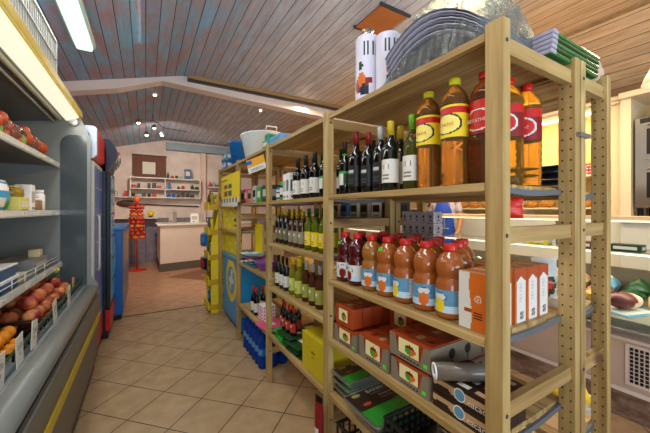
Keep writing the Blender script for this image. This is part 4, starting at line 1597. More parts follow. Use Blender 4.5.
G = 'blue fish tubs on the lowest chiller shelf'
TB = mat('fish_tub_blue', '1c5c88', .35, var=.2, sc=20)
for i, (y, z) in enumerate(((1.95, 0), (1.95, .066), (2.21, 0), (2.19, .066))):
    tub('fish_tub', 'blue tub with white lid on the lowest chiller shelf, %s' % ('lower nearer', 'upper nearer', 'lower farther', 'upper farther')[i], (-.69, y, Z + z), .24, .16, .064, TB, WHITE, G)
tub('cheese_packet', 'flat pale cheese packet beyond the blue tubs', (-.68, 2.46, Z), .13, .12, .045, mat('cheese', 'c8c090', .5), PAPER)
smallbox('open_carton', 'grey cardboard tray with pale boxes near the end of the lowest shelf', (-.62, 2.82, Z), .34, .2, .09, mat('grey_card', '8c8a88', .7), LGREY, rz=PI)
smallbox('butter_pack', 'cream butter pack standing in the grey tray', (-.64, 2.90, Z + .0905), .08, .06, .05, mat('cream_pack', 'e0d09c', .5), PAPER, rz=PI)
smallbox('tea_carton', 'tan upright carton at the back of the lowest chiller shelf, nearer', (-.86, 2.64, Z), .09, .08, .20, TAN, PAPER, rz=PI)
smallbox('tea_carton', 'brown upright carton at the back of the lowest chiller shelf, farther', (-.86, 2.80, Z), .1, .08, .2, mat('ochre_card', '9c7448', .6), PAPER, rz=PI)


def peach_mat():
    m, nt, b = base('peach_skin')
    tc = nt.nodes.new('ShaderNodeTexCoord').outputs['Object']
    oi = nt.nodes.new('ShaderNodeObjectInfo')
    ad = nt.nodes.new('ShaderNodeVectorMath')
    ad.operation = 'ADD'
    nt.links.new(tc, ad.inputs[0])
    nt.links.new(oi.outputs['Random'], ad.inputs[1])
    n = noise(nt, ad.outputs[0], 14, 3)
    c = mixc(nt, ramp(nt, n, .42, .68), rgb('8c1c1c'), rgb('f0a460'))
    c = mixc(nt, mth(nt, 'MULTIPLY', oi.outputs['Random'], .55), c, rgb('a02820'))
    nt.links.new(c, b.inputs['Base Color'])
    b.inputs['Roughness'].default_value = .5
    return m


PEACH = peach_mat()
# black crates with fruit in the chiller well


def fruit_crate(y0, y1, label):
    return crate('fruit_crate', label, (-.72, (y0 + y1) / 2, .601), .50, y1 - y0 - .03, .115)


fruit_crate(2.66, 3.14, 'black fruit crate of peaches at the far end of the chiller well')
fruit_crate(2.20, 2.66, 'black fruit crate of peaches in the middle of the chiller well')
fruit_crate(1.72, 2.20, 'black fruit crate of oranges at the near end of the chiller well')
pt = thing('peach', '', 'peach')
m_ = MB()
R_ = .044
prof = [(max(.0005, R_ * math.sin(PI * i / 10)), R_ * (-math.cos(PI * i / 10)) * .93 - (.006 if i == 10 else 0)) for i in range(11)]
m_.lathe(prof, PEACH, (0, 0, .041), 16)
for i, p in enumerate(m_.v):            # crease down one side
    a = math.atan2(p[1], p[0])
    f = 1 - .10 * math.exp(-(a / .22) ** 2)
    m_.v[i] = (p[0] * f, p[1] * f, p[2])
m_.build('skin', pt)
MB().tube([(0, 0, .076), (.002, 0, .084)], .002, BROWNC, 6).build('stem', pt)
G = 'peaches heaped in the chiller crates'
rs = random.Random(12)
n_p = 0
for layer in range(3):
    for yi in range(10):
        for xi in range(5 - layer):
            y = 2.26 + yi * .094 + (layer % 2) * .045
            x = -.515 - xi * .094 - layer * .03
            if y > 3.08:
                continue
            if layer == 2 and rs.random() < .35:
                continue
            if layer == 0 and xi > 0 and False:
                continue
            dup(pt, (x + rs.uniform(-.006, .006), y + rs.uniform(-.006, .006), .612 + layer * .066 + rs.uniform(0, .006)),
                'ripe red and orange peach heaped with others in the chiller crates', rs.uniform(0, 6), G)
            n_p += 1
og = thing('orange', '', 'orange')
MB().ball((0, 0, .034), .034, mat('orange_peel', 'e8941c', .45, var=.12, sc=30, bump=.2), 14, 10).build('peel', og)
MB().lathe([(.004, 0), (.003, .0015)], DGREEN, (0, 0, .0675), 6).build('stem_end', og)
G = 'oranges heaped in the near chiller crate'
for layer in range(2):
    for yi in range(5):
        for xi in range(4 - layer):
            dup(og, (-.56 - xi * .08 - layer * .04, 1.80 + yi * .075 + layer * .035, .612 + layer * .055), 'bright orange fruit heaped in the nearest chiller crate', rs.uniform(0, 6), G)
# flower / yellow bits and wooden tags
t = thing('yellow_flowers', 'small yellow flowers at the back of the peach crate', 'flowers', (-.60, 3.05, .83))
m_ = MB()
for k in range(6):
    m_.ball((rs.uniform(-.04, .04), rs.uniform(-.06, .06), rs.uniform(.02, .05)), .012, YELB, 8, 5)
m_.build('petals', t)
m_ = MB()
for k in range(5):
    m_.tube([(0, (k - 2) * .02, -.02), ((k - 2) * .01, (k - 2) * .025, .03)], .002, GREEN, 5)
m_.build('stems', t)
for y, l in ((2.70, 'wooden peg tag standing at the crate edge, the nearer'), (2.92, 'wooden peg tag standing at the crate edge, the farther')):
    tag(MB().box(-.472, -.464, y, y + .045, .725, .81, mat('tag_wood', 'c09458', .6)).build('wooden_tag'), l, 'tag')
for i, (y, a, l) in enumerate(((2.24, .2, 'white price card hanging over the glass edge beside the peaches, farthest'), (2.60, 0, 'small white price card on the glass edge below the wooden pegs'), (1.86, -.15, 'white price card on the glass edge, middle one'), (1.68, .1, 'white price card on the glass edge near the oranges'), (1.48, -.1, 'large white price card on the glass edge, nearest'))):
    t = thing('price_card', l, 'price card', (-.436, y, .725), 0)
    t.rotation_euler = (a, 0, 0)
    MB().box(0, .002, -.04, .04, -.03, .095, PAPER).build('card', t)
    MB().text('2,50', .028, (.0028, 0, .04), (0, 1, 0), (0, 0, 1), INK).text('kg', .018, (.0028, 0, .015), (0, 1, 0), (0, 0, 1), INK).build('writing', t)

# ------------------------------------------------------------ fridges beyond the chiller
t = thing('glass_door_fridge', 'tall grey-framed glass door fridge with red and white header', 'fridge')
X = -.357
MB().box(-1.25, X - .05, 3.235, 3.815, .08, 1.97, mat('fridge_side', '8c8c94', .4)).build('cabinet', t)
MB().box(-1.25, X - .03, 3.235, 3.815, 0, .08, BLACK).build('plinth', t)
MB().box(X - .048, X - .02, 3.235, 3.815, .30, 1.74, LGREY).build('door_frame', t, bevel=.006)
MB().box(X - .0195, X - .016, 3.28, 3.77, .36, 1.70, LEDS).build('door_glass', t)
for k in range(5):
    MB().box(X - .0155, X - .014, 3.29, 3.76, .55 + k * .24, .56 + k * .24, LGREY).build('shelf_edge', t)
MB().tube([(X + .01, 3.265, .8), (X + .015, 3.265, .82), (X + .015, 3.265, 1.25), (X + .01, 3.265, 1.27)], .008, LGREY).build('handle', t)
MB().box(X - .05, X - .015, 3.235, 3.815, .08, .29, RED).build('kick_panel', t)
hd = [(-.6, 1.76), (X - .03, 1.76), (X + .0, 1.79), (X + .0, 2.02), (X - .02, 2.035), (-.6, 2.035)]
MB().prism(hd, 'y', 3.235, 3.27, mat('header_white', 'c8d4e4', .3)).prism(hd, 'y', 3.27, 3.815, RED).build('header', t, bevel=.004)

t = thing('cola_fridge', 'tall navy fridge with bulging header and glass door beyond the first', 'fridge')
X = -.30
MB().box(-1.25, X - .05, 3.835, 4.375, .08, 1.95, NAVY).build('cabinet', t)
MB().box(-1.25, X - .03, 3.835, 4.375, 0, .08, BLACK).build('plinth', t)
MB().box(X - .048, X - .015, 3.835, 4.375, .30, 1.72, BLACK).build('door_frame', t, bevel=.006)
MB().box(X - .0145, X - .010, 3.93, 4.33, .36, 1.68, mat('fridge_teal_glow', '4c8098', .2, emis=.15, var=.5, sc=30)).build('door_glass', t)
for k in range(5):
    MB().box(X - .0095, X - .008, 3.94, 4.32, .55 + k * .24, .57 + k * .24, NAVY).build('shelf_edge', t)
MB().box(X - .05, X - .012, 3.835, 4.375, .08, .29, RED).build('kick_panel', t)
hd = [(-.6, 1.72), (X - .03, 1.72)] + [(X - .02 + .07 * math.sin(PI * k / 8), 1.76 + .29 * k / 8) for k in range(9)] + [(-.6, 2.05)]
MB().prism(hd, 'y', 3.835, 4.375, NAVY).build('header', t)
m_ = MB()
for k in range(10):
    u0 = k / 10
    zc_ = 1.84 + .07 * math.sin(u0 * 5)
    xx = X - .02 + .07 * math.sin(PI * (zc_ - 1.76) / .29) + .002
    m_.box(xx - .004, xx + .003, 3.92 + u0 * .4, 3.92 + (u0 + .1) * .4, zc_ - .02, zc_ + .02, PAPER)
    m_.box(xx - .008, xx + .003, 3.92 + u0 * .4, 3.92 + (u0 + .1) * .4, zc_ + .02, zc_ + .045, RED)
m_.build('swoosh_logo', t)

t = thing('drinks_freezer', 'low blue freezer cabinet with printed grey side beyond the fridges', 'freezer')
MB().box(-.95, -.235, 4.40, 5.9, .06, 1.08, BLUE).build('cabinet', t, bevel=.012)
MB().box(-.93, -.25, 4.42, 5.88, 0, .06, BLACK).build('plinth', t)
MB().box(-.96, -.225, 4.39, 5.91, 1.08, 1.11, mat('lid_blue', '2c84d0', .3)).build('lid', t, bevel=.006)
MB().paint((-.234, 4.46, .12), (0, 1.38, 0), (0, 0, .9), 30, 20, lambda u, v: (TAN if v > .5 else mat('greybrown', '7c746c', .4)) if (u * 3 + v) % 1 > .3 else BLUE).build('side_print', t)
MB().box(-.56, -.31, 4.383, 4.389, .62, .95, mat('pale_yellow_poster', 'c8c890', .5)).build('end_label', t)

# red net stand
t = thing('ornament_stand', 'red floor stand hung with red and orange net bags of trinkets', 'stand', (-.16, 7.85, 0))
MB().lathe([(.19, 0), (.19, .012), (.02, .025)], RED, n=24).build('base', t)
MB().tube([(0, 0, .02), (0, 0, 1.5)], .012, RED).build('pole', t)
MB().ball((0, 0, 1.55), .06, mat('orange_knob', 'd86020', .4), 12, 8, 1, 1, 1.4).build('top_ornament', t)
NET = mat('net_orange_red', 'b83418', .6, var=.4, sc=40)
rs = random.Random(5)
for k in range(8):
    a = k * PI / 4
    m_ = MB()
    for j in range(9):
        m_.ball((.11 * math.cos(a) + rs.uniform(-.03, .03), .11 * math.sin(a) + rs.uniform(-.03, .03), .72 + j * .082), rs.uniform(.034, .046), NET if j % 3 else ORANGE, 8, 6)
    m_.build('net_string', t)
    MB().tube([(0, 0, 1.46), (.10 * math.cos(a), .10 * math.sin(a), 1.44)], .005, RED, 6).build('hook', t)

# ------------------------------------------------------------ back counter and wall shelves
t = thing('counter', 'white panelled service counter with dark plinth at the back of the shop', 'counter')
A, B_, C_, D_ = (.27, 7.34), (2.6, 7.90), (2.6, 8.55), (.25, 8.55)


def inset(s_):
    return [(A[0] - s_, A[1] - s_), (B_[0], B_[1] - s_), (C_[0], C_[1]), (D_[0] - s_, D_[1])]


MB().prism(inset(0), 'z', .17, .98, mat('counter_white', 'dccabf', .5, var=.05)).build('body', t, bevel=.006)
MB().prism(inset(.012), 'z', 0, .17, mat('counter_plinth', '5a5248', .6)).build('plinth', t)
MB().prism(inset(.05), 'z', .98, 1.015, CREAMW).build('worktop', t, bevel=.006)
MB().box(-.62, .26, 8.60, 8.86, 1.11, 1.135, CREAMW).build('side_ledge', t)
G = 'items on the back counter'
Zc = 1.0155
smallbox('counter_box', 'white box standing at the middle of the back counter', (.98, 7.95, Zc), .2, .2, .22, WHITE, LGREY, rz=-.6, group=G)
smallbox('counter_box', 'small dark box beside the white box on the counter', (1.33, 8.0, Zc), .15, .14, .12, DGREY, LGREY, rz=-.6, group=G)
smallbox('cash_register', 'pale blue-grey till on the right of the back counter', (1.62, 8.05, Zc), .26, .22, .24, mat('till_grey', 'a8b4bc', .4), SKY, rz=-.6, cat='till')
smallbox('counter_box', 'grey card stand on the left of the back counter', (.52, 8.1, Zc), .16, .1, .26, mat('stand_grey', 'b0a8a8', .5), LGREY, rz=-.6, group=G)
packet('paper_sheet', 'white papers lying at the left corner of the counter', (.42, 7.75, Zc), .2, .28, .012, PAPER, LGREY, .4)
t = thing('desk_globe', 'small yellow and black globe-like ornament on the ledge left of the counter', 'ornament', (.12, 8.72, 1.1355))
MB().lathe([(.05, 0), (.05, .02), (.01, .03)], BLACK, n=14).build('foot', t)
MB().ball((0, 0, .10), .07, YELB, 14, 10).build('ball', t)
packet('paper_sheet', 'white leaflets lying on the wall ledge left of the counter', (-.3, 8.72, 1.1355), .2, .24, .012, PAPER, LGREY, .2)

t = thing('wall_shelf_unit', 'white painted wall shelf unit with four compartments on the back wall', 'wall shelf')
x0, x1 = -.32, 1.26
for z in (1.62, 1.83, 2.10):
    MB().box(x0, x1, 8.62, 8.895, z, z + .022, CREAMW).build('shelf', t)
for x in (x0, .42, x1 - .022):
    MB().box(x, x + .022, 8.62, 8.895, 1.642, 2.10, CREAMW).build('upright', t)
MB().box(x0 - .55, x0, 8.65, 8.895, 1.62, 1.64, CREAMW).build('side_shelf', t)
rs = random.Random(9)
G = 'small goods on the back wall shelves'
cols = [('dark', DGREY), ('red', RED), ('white', PAPER), ('blue', BLUE), ('brown', BRN), ('black', BLACK), ('green', DGREEN), ('grey', LGREY)]
cnt = {}
for zz, name_, xs in ((1.6425, 'lower', [x0 + .07 + k * .11 for k in range(14)]), (1.8525, 'middle', [x0 + .07 + k * .11 for k in range(14)]), (2.1225, 'top', [x0 + .62 + k * .1 for k in range(6)]), (1.6405, 'left side', [-.80 + k * .1 for k in range(5)])):
    for i, x in enumerate(xs):
        if abs(x - .43) < .06 or rs.random() < .15:
            continue
        cn, cm = rs.choice(cols)
        w_ = rs.uniform(.06, .10)
        h = rs.uniform(.07, .16) if name_ != 'top' else rs.uniform(.08, .16)
        lb = '%s small item on the %s back wall shelf, place %s from the left' % (cn, name_, ('first', 'second', 'third', 'fourth', 'fifth', 'sixth', 'seventh', 'eighth', 'ninth', 'tenth', 'eleventh', 'twelfth', 'thirteenth', 'fourteenth')[i])
        t2 = thing('shelf_item', lb, 'ornament', (x, 8.74, zz), 0, G)
        if rs.random() < .5:
            MB().lathe([(w_ * .5, 0), (w_ * .55, h * .1), (w_ * .5, h * .6), (w_ * .25, h * .8), (w_ * .25, h)], cm, n=12).build('body', t2)
        else:
            MB().box(-w_ / 2, w_ / 2, -.04, .04, 0, h, cm).build('body', t2, bevel=.004)
smallbox('blue_white_box', 'blue and white upright box on top of the back wall shelf', (.88, 8.72, 2.1225), .12, .15, .26, mat('print_blue', '4470a0', .5), PAPER, rz=0)

t = thing('picture_board', 'brown wooden board with white paper leaning on the back wall shelf', 'picture')
MB().box(-.27, .46, 8.82, 8.85, 2.123, 2.68, mat('cork_brown', '6c4030', .7, var=.2, sc=20)).build('board', t, bevel=.005)
for a in ((-.27, .46, 2.123, 2.16), (-.27, .46, 2.64, 2.68), (-.27, -.23, 2.16, 2.64), (.42, .46, 2.16, 2.64)):
    pass
MB().box(-.06, .22, 8.812, 8.818, 2.22, 2.52, PAPER).build('paper', t)
MB().box(-.285, .475, 8.812, 8.85, 2.672, 2.70, BROWNC).build('frame', t)

t = thing('wooden_oar', 'dark wooden oar hung horizontally below the wall shelves', 'oar')
OAR = mat('oar_wood', '4a2c18', .4, var=.2)
MB().tube([(-.2, 8.86, 1.47), (1.25, 8.86, 1.41)], .016, OAR).build('shaft', t)
MB().ball((-.38, 8.86, 1.475), .085, OAR, 14, 10, 2.6, .25, 1).build('blade', t)

t = thing('framed_picture', 'framed picture with pale mount right of the pillar on the back wall', 'picture')
MB().box(1.52, 1.98, 8.87, 8.895, 1.50, 1.86, DRED).build('frame', t, bevel=.004)
MB().box(1.56, 1.94, 8.866, 8.87, 1.54, 1.82, PAPER).build('mount', t)
MB().box(1.66, 1.84, 8.862, 8.866, 1.62, 1.75, mat('picture_print', '8c7c74', .6, var=.5, sc=30)).build('picture_print', t)
t = thing('wall_shelf', 'small wall shelf with model sailing boats right of the pillar', 'shelf')
MB().box(1.46, 2.2, 8.70, 8.895, 1.93, 1.95, CREAMW).build('board', t)
t = thing('model_boat', 'small model sailing boat with pale sails on the right wall shelf', 'model', (1.85, 8.78, 1.951))
MB().prism([(-.16, .06), (-.12, 0), (.12, 0), (.17, .06)], 'y', -.03, .03, BRN).build('hull', t)
MB().tube([(0, 0, .05), (0, 0, .5)], .006, BRN, 6).build('mast', t)
MB().prism([(.01, .1), (.15, .1), (.01, .46)], 'y', -.003, .003, PAPER).build('sail', t)
MB().prism([(-.01, .1), (-.12, .1), (-.01, .38)], 'y', -.003, .003, TAN).build('sail', t)
for i, x in enumerate((1.52, 1.62, 2.08)):
    t = thing('shelf_item', ('red', 'grey', 'dark')[i] + ' small figure on the right wall shelf beside the boat', 'ornament', (x, 8.78, 1.951))
    MB().lathe([(.03, 0), (.035, .05), (.02, .09), (.025, .12), (.004, .15)], (RED, LGREY, DGREY)[i], n=12).build('body', t)

# ------------------------------------------------------------ right side: deli counter
t = thing('deli_counter', 'long refrigerated deli display counter with marble plinth and glass front', 'display counter')
DX, DXB, DA, DB_ = 2.6, 3.45, -.6, 3.9
DW = mat('deli_panel', 'cdb9a4', .45, var=.04)
MB().box(DX + .02, DXB, DA, DB_, 0, .165, MARB).build('plinth', t)
MB().box(DX + .012, DX + .02, DA, DB_, .165, .19, CREAMW).build('plinth_trim', t)
MB().box(DX + .03, DXB, DA, DB_, .165, .50, DW).build('front_panel', t)
MB().box(DX - .01, DX + .05, DA, DB_, .50, .525, CREAMW).box(DX - .03, DX + .06, DA, DB_, .525, .575, mat('deli_rail', '8a8478', .4)).box(DX - .034, DX - .03, DA, DB_, .545, .565, GREYM).build('bumper_rail', t, bevel=.004)
g_ = MB().box(DX + .022, DX + .03, .53, .70, .22, .475, CREAMW).build('vent_frame', t)
m_ = MB()
for i in range(6):
    for j in range(9):
        m_.box(DX + .018, DX + .0225, .548 + i * .023, .563 + i * .023, .24 + j * .025, .258 + j * .025, BLACK)
m_.build('vent_holes', g_)
MB().box(DX + .03, DXB, DA, DB_, .50, .62, mat('deli_inside', '8c8474', .4)).build('display_deck', t)
MB().box(DXB - .04, DXB, DA, DB_, .62, .84, mat('deli_rear', '6c5c4a', .5)).build('rear_wall', t)
gp = [(DX - .005, .575), (DX + .005, .575), (DX + .13, 1.03), (DX + .12, 1.035)]
MB().prism(gp, 'y', DA, DB_, GLASS).build('front_glass', t)
MB().box(DX + .12, DX + .55, DA, DB_, 1.02, 1.035, mat('deli_glass_shelf', 'd8e8e4', .05, trans=.9, ior=1.05)).build('glass_shelf', t)
MB().box(DX + .118, DX + .13, DA, DB_, 1.022, 1.036, LAMPC).build('light_strip', t)
MB().box(DX + .34, DX + .345, DA, DB_, 1.04, 1.245, GLASS).build('upper_glass', t)
MB().box(DX + .30, DX + .60, DA, DB_, 1.247, 1.275, mat('beige_top', 'd8b890', .4)).build('top_ledge', t, bevel=.003)
MB().box(DX + .29, DX + .305, DA, DB_, 1.235, 1.247, LAMPC).build('top_light', t)
for y in (.1, 1.2, 2.3, 3.4):
    MB().tube([(DX + .33, y, 1.035), (DX + .33, y, 1.245)], .008, STEEL, 8).build('glass_post', t)
area('deli_case_light', (DX + .35, 1.6, 1.0), (0, 0, 0), .1, 3.8, 24, (1, .92, .8))
# deli goods
G = 'goods in the deli counter'
t = thing('cured_ham', 'cut cured ham with dark red face lying on white paper in the deli', 'ham', (2.88, .78, .628), -.5, G)
MB().ball((0, 0, .06), .085, HAM, 16, 10, 1.3, .8, .65).build('meat', t)
MB().ball((.02, .0, .058), .087, FAT, 16, 10, 1.25, .75, .62).build('fat_rind', t)
t = thing('cheese_round', 'round pale cheese at the right of the deli case', 'cheese', (3.06, .60, .621), 0, G)
MB().lathe([(.085, 0), (.095, .02), (.095, .08), (.085, .1)], mat('cheese_rind', 'd0a860', .5), n=24).build('rind', t)
t = thing('cheese_round', 'small yellow cheese wedge wheel behind the ham', 'cheese', (2.94, .95, .621), 0, G)
MB().lathe([(.06, 0), (.07, .02), (.07, .07), (.06, .08)], mat('cheese_rind2', 'd89838', .5), n=24).build('rind', t)
pal = [('light blue', SKY), ('white', PAPER), ('dark red', DRED), ('tan', TAN), ('dark green', DGREEN), ('brown', BRN), ('amber', mat('amber_food', 'c88a30', .5, var=.3, sc=30)), ('pink', mat('salami_pink', 'a85848', .5, var=.4, sc=40))]
orow = ('first', 'second', 'third', 'fourth', 'fifth', 'sixth', 'seventh', 'eighth', 'ninth', 'tenth', 'eleventh', 'twelfth')
for r_, (x, y0_, rw) in enumerate(((2.74, .98, 'front'), (2.94, 1.08, 'second'), (3.13, .80, 'third'), (3.31, .42, 'rear'))):
    for k in range(11):
        cn, cm = pal[(k * 3 + r_ * 2 + k // 3) % 8]
        packet('deli_packet', '%s deli packet, %s row of the display, %s from the near end' % (cn, rw, orow[k]),
               (x, y0_ + k * .19, .621), .14, .15, (.05, .06, .11, .17)[r_], cm, PAPER if k % 2 else cm, rs.uniform(-.1, .1), G)
t = thing('paper_tray', 'blue and white paper sheet under the cured ham in the deli', 'paper', (2.88, .78, .6205), -.3, G)
MB().box(-.16, .16, -.13, .13, 0, .004, SKY).box(-.13, .13, -.10, .10, .004, .006, PAPER).build('sheet', t)
for i, (y, m1) in enumerate(((.75, DGREEN), (1.0, BRN), (1.3, YELB), (1.6, RED))):
    smallbox('deli_box', ('green', 'brown', 'yellow', 'red')[i] + ' box on the glass shelf of the deli counter', (DX + .2, y, 1.0355), .16, .1, .05, m1, PAPER, group=G)

# back cabinets
t = thing('bakery_cabinet', 'tall cream open wall cabinet with bread shelves behind the deli', 'cabinet')
KX, KB = 4.3, 4.75
BB = mat('cream_beadboard', 'e4c888', .5, var=.05)
MB().box(KB - .02, KB, 1.19, 4.4, 1.22, 2.44, BB).build('back_panel', t)
for y in (1.185, 2.2, 3.3, 4.4):
    MB().box(KX, KB, y, y + .075, 1.22, 2.44, CREAM).build('upright', t)
for z in (1.22, 1.35, 1.72):
    MB().box(KX + .01, KB, 1.19, 4.45, z - .02, z, CREAM).build('shelf', t)
MB().box(KX - .03, KB, 1.18, 4.48, 2.44, 2.47, CREAM).box(KX - .06, KB, 1.178, 4.5, 2.47, 2.51, CREAM).build('cornice', t, bevel=.006)
MB().box(KX, KB, 1.185, 4.45, 0, 1.2, CREAMW).build('base', t)
MB().box(KX + .02, KX + .05, 1.3, 4.3, 2.395, 2.425, LAMPY).build('light_tube', t)
area('cabinet_light', (KX + .06, 2.7, 2.38), (0, -.5, 0), .06, 3.0, 24, WARM)
G = 'loaves on the bread shelf'
bn = thing('bread_loaf', '', 'bread')
MB().ball((0, 0, .045), .07, BREAD, 14, 8, .9, 1.25, .65, .003).build('crust', bn)
m_ = MB()
for s_ in (-.04, 0, .04):
    m_.tube([(-.04, s_, .085), (0, s_ + .01, .092), (.04, s_ + .015, .085)], .005, mat('flour', 'e0c890', .8), 6)
m_.build('scoring', bn)
for i in range(14):
    dup(bn, (KX + .14, 1.35 + i * .19 + (.06 if i > 4 else 0) + (.06 if i > 9 else 0), 1.3505), 'round golden loaf on the bread shelf of the cream cabinet', rs.uniform(-.4, .4), G)
G = 'red and white packs on the upper cabinet shelf'
for i in range(8):
    for z in range(2):
        smallbox('biscuit_pack', 'red and white biscuit pack on the upper cabinet shelf', (KX + .1, 1.32 + i * .11, 1.7205 + z * .07), .10, .14, .066, PAPER, RED,
                 fn=lambda u, v: RED if (int(u * 5) + int(v * 4)) % 2 else DRED if v > .8 else None, group=G)

t = thing('oven_cabinet', 'cream cabinet unit housing the steel oven at the right edge', 'cabinet')
MB().box(KB - .02, KB, -.4, 1.16, 1.22, 2.5, BB).build('back_panel', t)
for y in (-.4, 1.09):
    MB().box(KX - .06, KB, y, y + .08, 1.22, 2.46, CREAM).build('upright', t)
MB().box(KX - .08, KB, -.4, 1.17, 1.20, 1.24, CREAM).build('shelf', t)
MB().box(KX - .1, KB, -.4, 1.175, 2.46, 2.52, CREAM).build('cornice', t, bevel=.006)
MB().box(KX - .05, KB, -.4, 1.17, 0, 1.2, CREAMW).build('base', t)
t = thing('steel_oven', 'stainless steel two-deck oven with dark glass doors', 'oven', (0, .12, 1.2405))
MB().box(KX - .03, KB - .03, .1, .95, .10, 1.0, STEEL).build('housing', t, bevel=.006)
for z in (.15, .58):
    d_ = MB().box(KX - .045, KX - .03, .14, .91, z, z + .36, STEEL).build('door', t)
    MB().box(KX - .05, KX - .045, .19, .86, z + .05, z + .3, BLACK).build('window', d_)
    MB().tube([(KX - .075, .2, z + .33), (KX - .075, .85, z + .33)], .008, STEEL).build('handle', d_)
MB().box(KX - .035, KX - .03, .14, .91, .94, .99, BLACK).build('control_panel', t)
for y in (.13, .9):
    for x in (KX, KB - .08):
        MB().box(x, x + .04, y, y + .04, 0, .10, BLACK).build('foot', t)
t = thing('pendant_lamp', 'warm glowing pendant lamp shade at the far right edge', 'pendant lamp', (3.30, .66, 2.26))
MB().lathe([(.03, .2), (.05, .19), (.11, .06), (.13, 0), (.125, 0), (.045, .18)], mat('lamp_shade_glow', 'f0c8a0', .5, emis=.7, var=.03), n=24).build('shade', t)
MB().tube([(0, 0, .2), (0, 0, RZ - 2.26)], .004, BLACK, 6).build('cord', t)
MB().ball((0, 0, .07), .035, BULB, 10, 8).build('bulb', t)

# white bin with yellow bags on the floor
t = thing('waste_bin', 'white bin holding yellow crinkled bags, on the floor behind the shelving', 'bin', (1.93, .74, 0))
MB().lathe([(.09, 0), (.115, .33), (.12, .34), (.11, .34), (.09, .02), (.001, .02)], mat('bin_white', 'c8c4bc', .5), n=20).build('shell', t)
MB().ball((0, 0, .36), .095, YELB, 12, 8, 1, 1, .5, .012).build('yellow_liner', t)

# ------------------------------------------------------------ person behind the deli counter


def skin_mesh(name, verts, edges, radii, m, parent, sub=1):
    me = bpy.data.meshes.new(name)
    me.from_pydata(verts, edges, [])
    me.materials.append(m)
    o = bpy.data.objects.new(name, me)
    COL.objects.link(o)
    o.parent = parent
    md = o.modifiers.new('skin', 'SKIN')
    md.use_smooth_shade = True
    for i, r in enumerate(radii):
        me.skin_vertices[0].data[i].radius = r if isinstance(r, tuple) else (r, r)
    me.skin_vertices[0].data[0].use_root = True
    s2 = o.modifiers.new('sub', 'SUBSURF')
    s2.levels = s2.render_levels = sub
    return o


P = thing('person', 'shop assistant in grey tee shirt and blue apron standing behind the deli', 'person', (3.90, 3.06, 0), math.radians(205))
# local frame: facing +x... front is +x, left arm is +y
V = [(0, 0, .95), (0, 0, 1.08), (.0, 0, 1.25), (-.01, 0, 1.42), (0, 0, 1.51), (.02, 0, 1.56),
     (0, .09, .90), (.01, .10, .50), (0, .10, .09), (.13, .11, .03),
     (0, -.09, .90), (.01, -.10, .50), (0, -.10, .09), (.13, -.11, .03),
     (-.01, .17, 1.42), (-.02, .225, 1.17), (.13, .21, .99), (.20, .19, .965),
     (-.01, -.17, 1.42), (-.02, -.225, 1.17), (.15, -.19, 1.02), (.22, -.17, 1.01)]
Ed = [(0, 1), (1, 2), (2, 3), (3, 4), (4, 5), (0, 6), (6, 7), (7, 8), (8, 9), (0, 10), (10, 11), (11, 12), (12, 13), (3, 14), (14, 15), (15, 16), (16, 17), (3, 18), (18, 19), (19, 20), (20, 21)]
Rr = [(.12, .15), (.11, .13), (.11, .15), (.09, .13), .055, .05, .085, .06, .045, .035, .085, .06, .045, .035, .055, .045, .032, .028, .055, .045, .032, .028]
skin_mesh('body', V, Ed, Rr, SKIN, P, 2)
hd_ = MB()
hd_.ball((.03, 0, 1.66), .09, SKIN, 20, 14, 1.05, .85, 1.28)
for s_ in (-1, 1):
    hd_.ball((.115, s_ * .032, 1.67), .012, PAPER, 8, 6)
    hd_.ball((.124, s_ * .032, 1.67), .006, INK, 6, 5)
    hd_.ball((.02, s_ * .078, 1.655), .022, SKIN, 8, 6, .6, .4, 1.2)
hd_.ball((.128, 0, 1.64), .016, SKIN, 8, 6, 1, .8, 1.6)
hd_.ball((.112, 0, 1.595), .018, DRED, 8, 6, .6, 1.3, .35)
hd_.build('head', P)
MB().ball((.005, 0, 1.695), .102, HAIR, 20, 12, 1.0, .92, 1.05).build('hair', P)
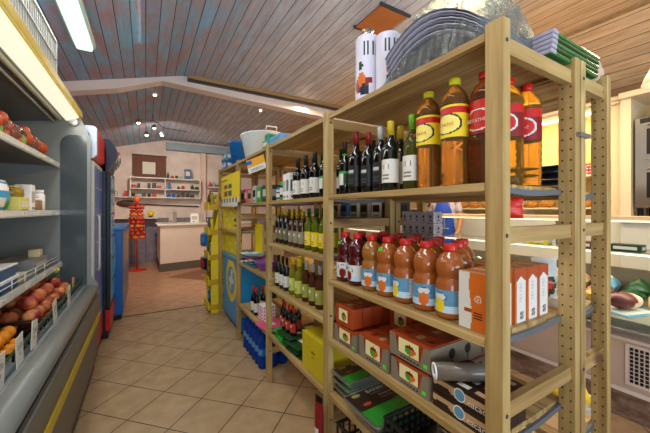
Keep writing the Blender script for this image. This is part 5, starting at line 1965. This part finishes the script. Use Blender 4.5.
for s_ in (-1, 1):
    b0 = Vector((.20, .19, .965)) if s_ > 0 else Vector((.22, -.17, 1.01))
    m_ = MB()
    m_.ball(b0 + Vector((.035, 0, -.005)), .04, SKIN, 12, 8, 1.1, .9, .42)
    for f in range(4):
        y = (f - 1.5) * .018
        L_ = (.062, .074, .078, .06)[f]
        p0 = b0 + Vector((.07, y, 0))
        m_.tube([p0, p0 + Vector((L_ * .45, y * .1, -.006)), p0 + Vector((L_ * .8, y * .1, -.022)), p0 + Vector((L_, y * .1, -.042))], [.009, .0085, .008, .006], SKIN, 8)
    p0 = b0 + Vector((.025, -s_ * .034, 0))
    m_.tube([p0, p0 + Vector((.03, -s_ * .018, -.008)), p0 + Vector((.055, -s_ * .018, -.022))], [.011, .0095, .007], SKIN, 8)
    m_.build('hand', P)
tee_v = [(0, 0, 1.0), (0, 0, 1.1), (0, 0, 1.26), (-.01, 0, 1.42), (-.005, 0, 1.47), (-.01, .17, 1.42), (-.015, .205, 1.27), (-.01, -.17, 1.42), (-.015, -.205, 1.27)]
skin_mesh('tee_shirt', tee_v, [(0, 1), (1, 2), (2, 3), (3, 4), (3, 5), (5, 6), (3, 7), (7, 8)],
          [(.135, .165), (.125, .15), (.125, .165), (.105, .145), .06, .072, .066, .072, .066], TEE, P, 2)
skin_mesh('trousers', [(0, 0, 1.0), (0, 0, .93), (0, .09, .88), (.01, .10, .5), (0, .10, .1), (0, -.09, .88), (.01, -.10, .5), (0, -.10, .1)],
          [(0, 1), (1, 2), (2, 3), (3, 4), (1, 5), (5, 6), (6, 7)], [(.14, .17), (.14, .17), .1, .078, .062, .1, .078, .062], JEANS, P, 2)
m_ = MB()
ap = []
n_ = 12
for z, wd, rd in ((.45, 1.0, .20), (.7, 1.0, .19), (1.0, 1.05, .165), (1.15, .95, .155), (1.3, .75, .155), (1.44, .5, .13)):
    for i in range(n_ + 1):
        a = (i / n_ - .5) * 2 * wd * 1.15
        ap.append((rd * math.cos(a), rd * 1.08 * math.sin(a), z))
fs = []
for j in range(5):
    for i in range(n_):
        a = j * (n_ + 1) + i
        fs.append((a, a + 1, a + n_ + 2, a + n_ + 1))
m_.add(ap, fs, APRON, True)
o = m_.build('apron', P)
md = o.modifiers.new('s', 'SOLIDIFY')
md.thickness = .004
m_ = MB()
for s_ in (-1, 1):
    m_.tube([(.115, s_ * .055, 1.44), (.07, s_ * .075, 1.50), (-.06, s_ * .05, 1.51)], .008, PAPER, 6)
m_.tube([(.16, -.10, 1.05), (.165, 0, 1.055), (.16, .10, 1.05)], .006, PAPER, 6)
m_.build('apron_straps', P)
for s_ in (-1, 1):
    MB().ball((.06, s_ * .11, .04), .06, BLACK, 12, 8, 1.9, .75, .65).build('shoe', P)
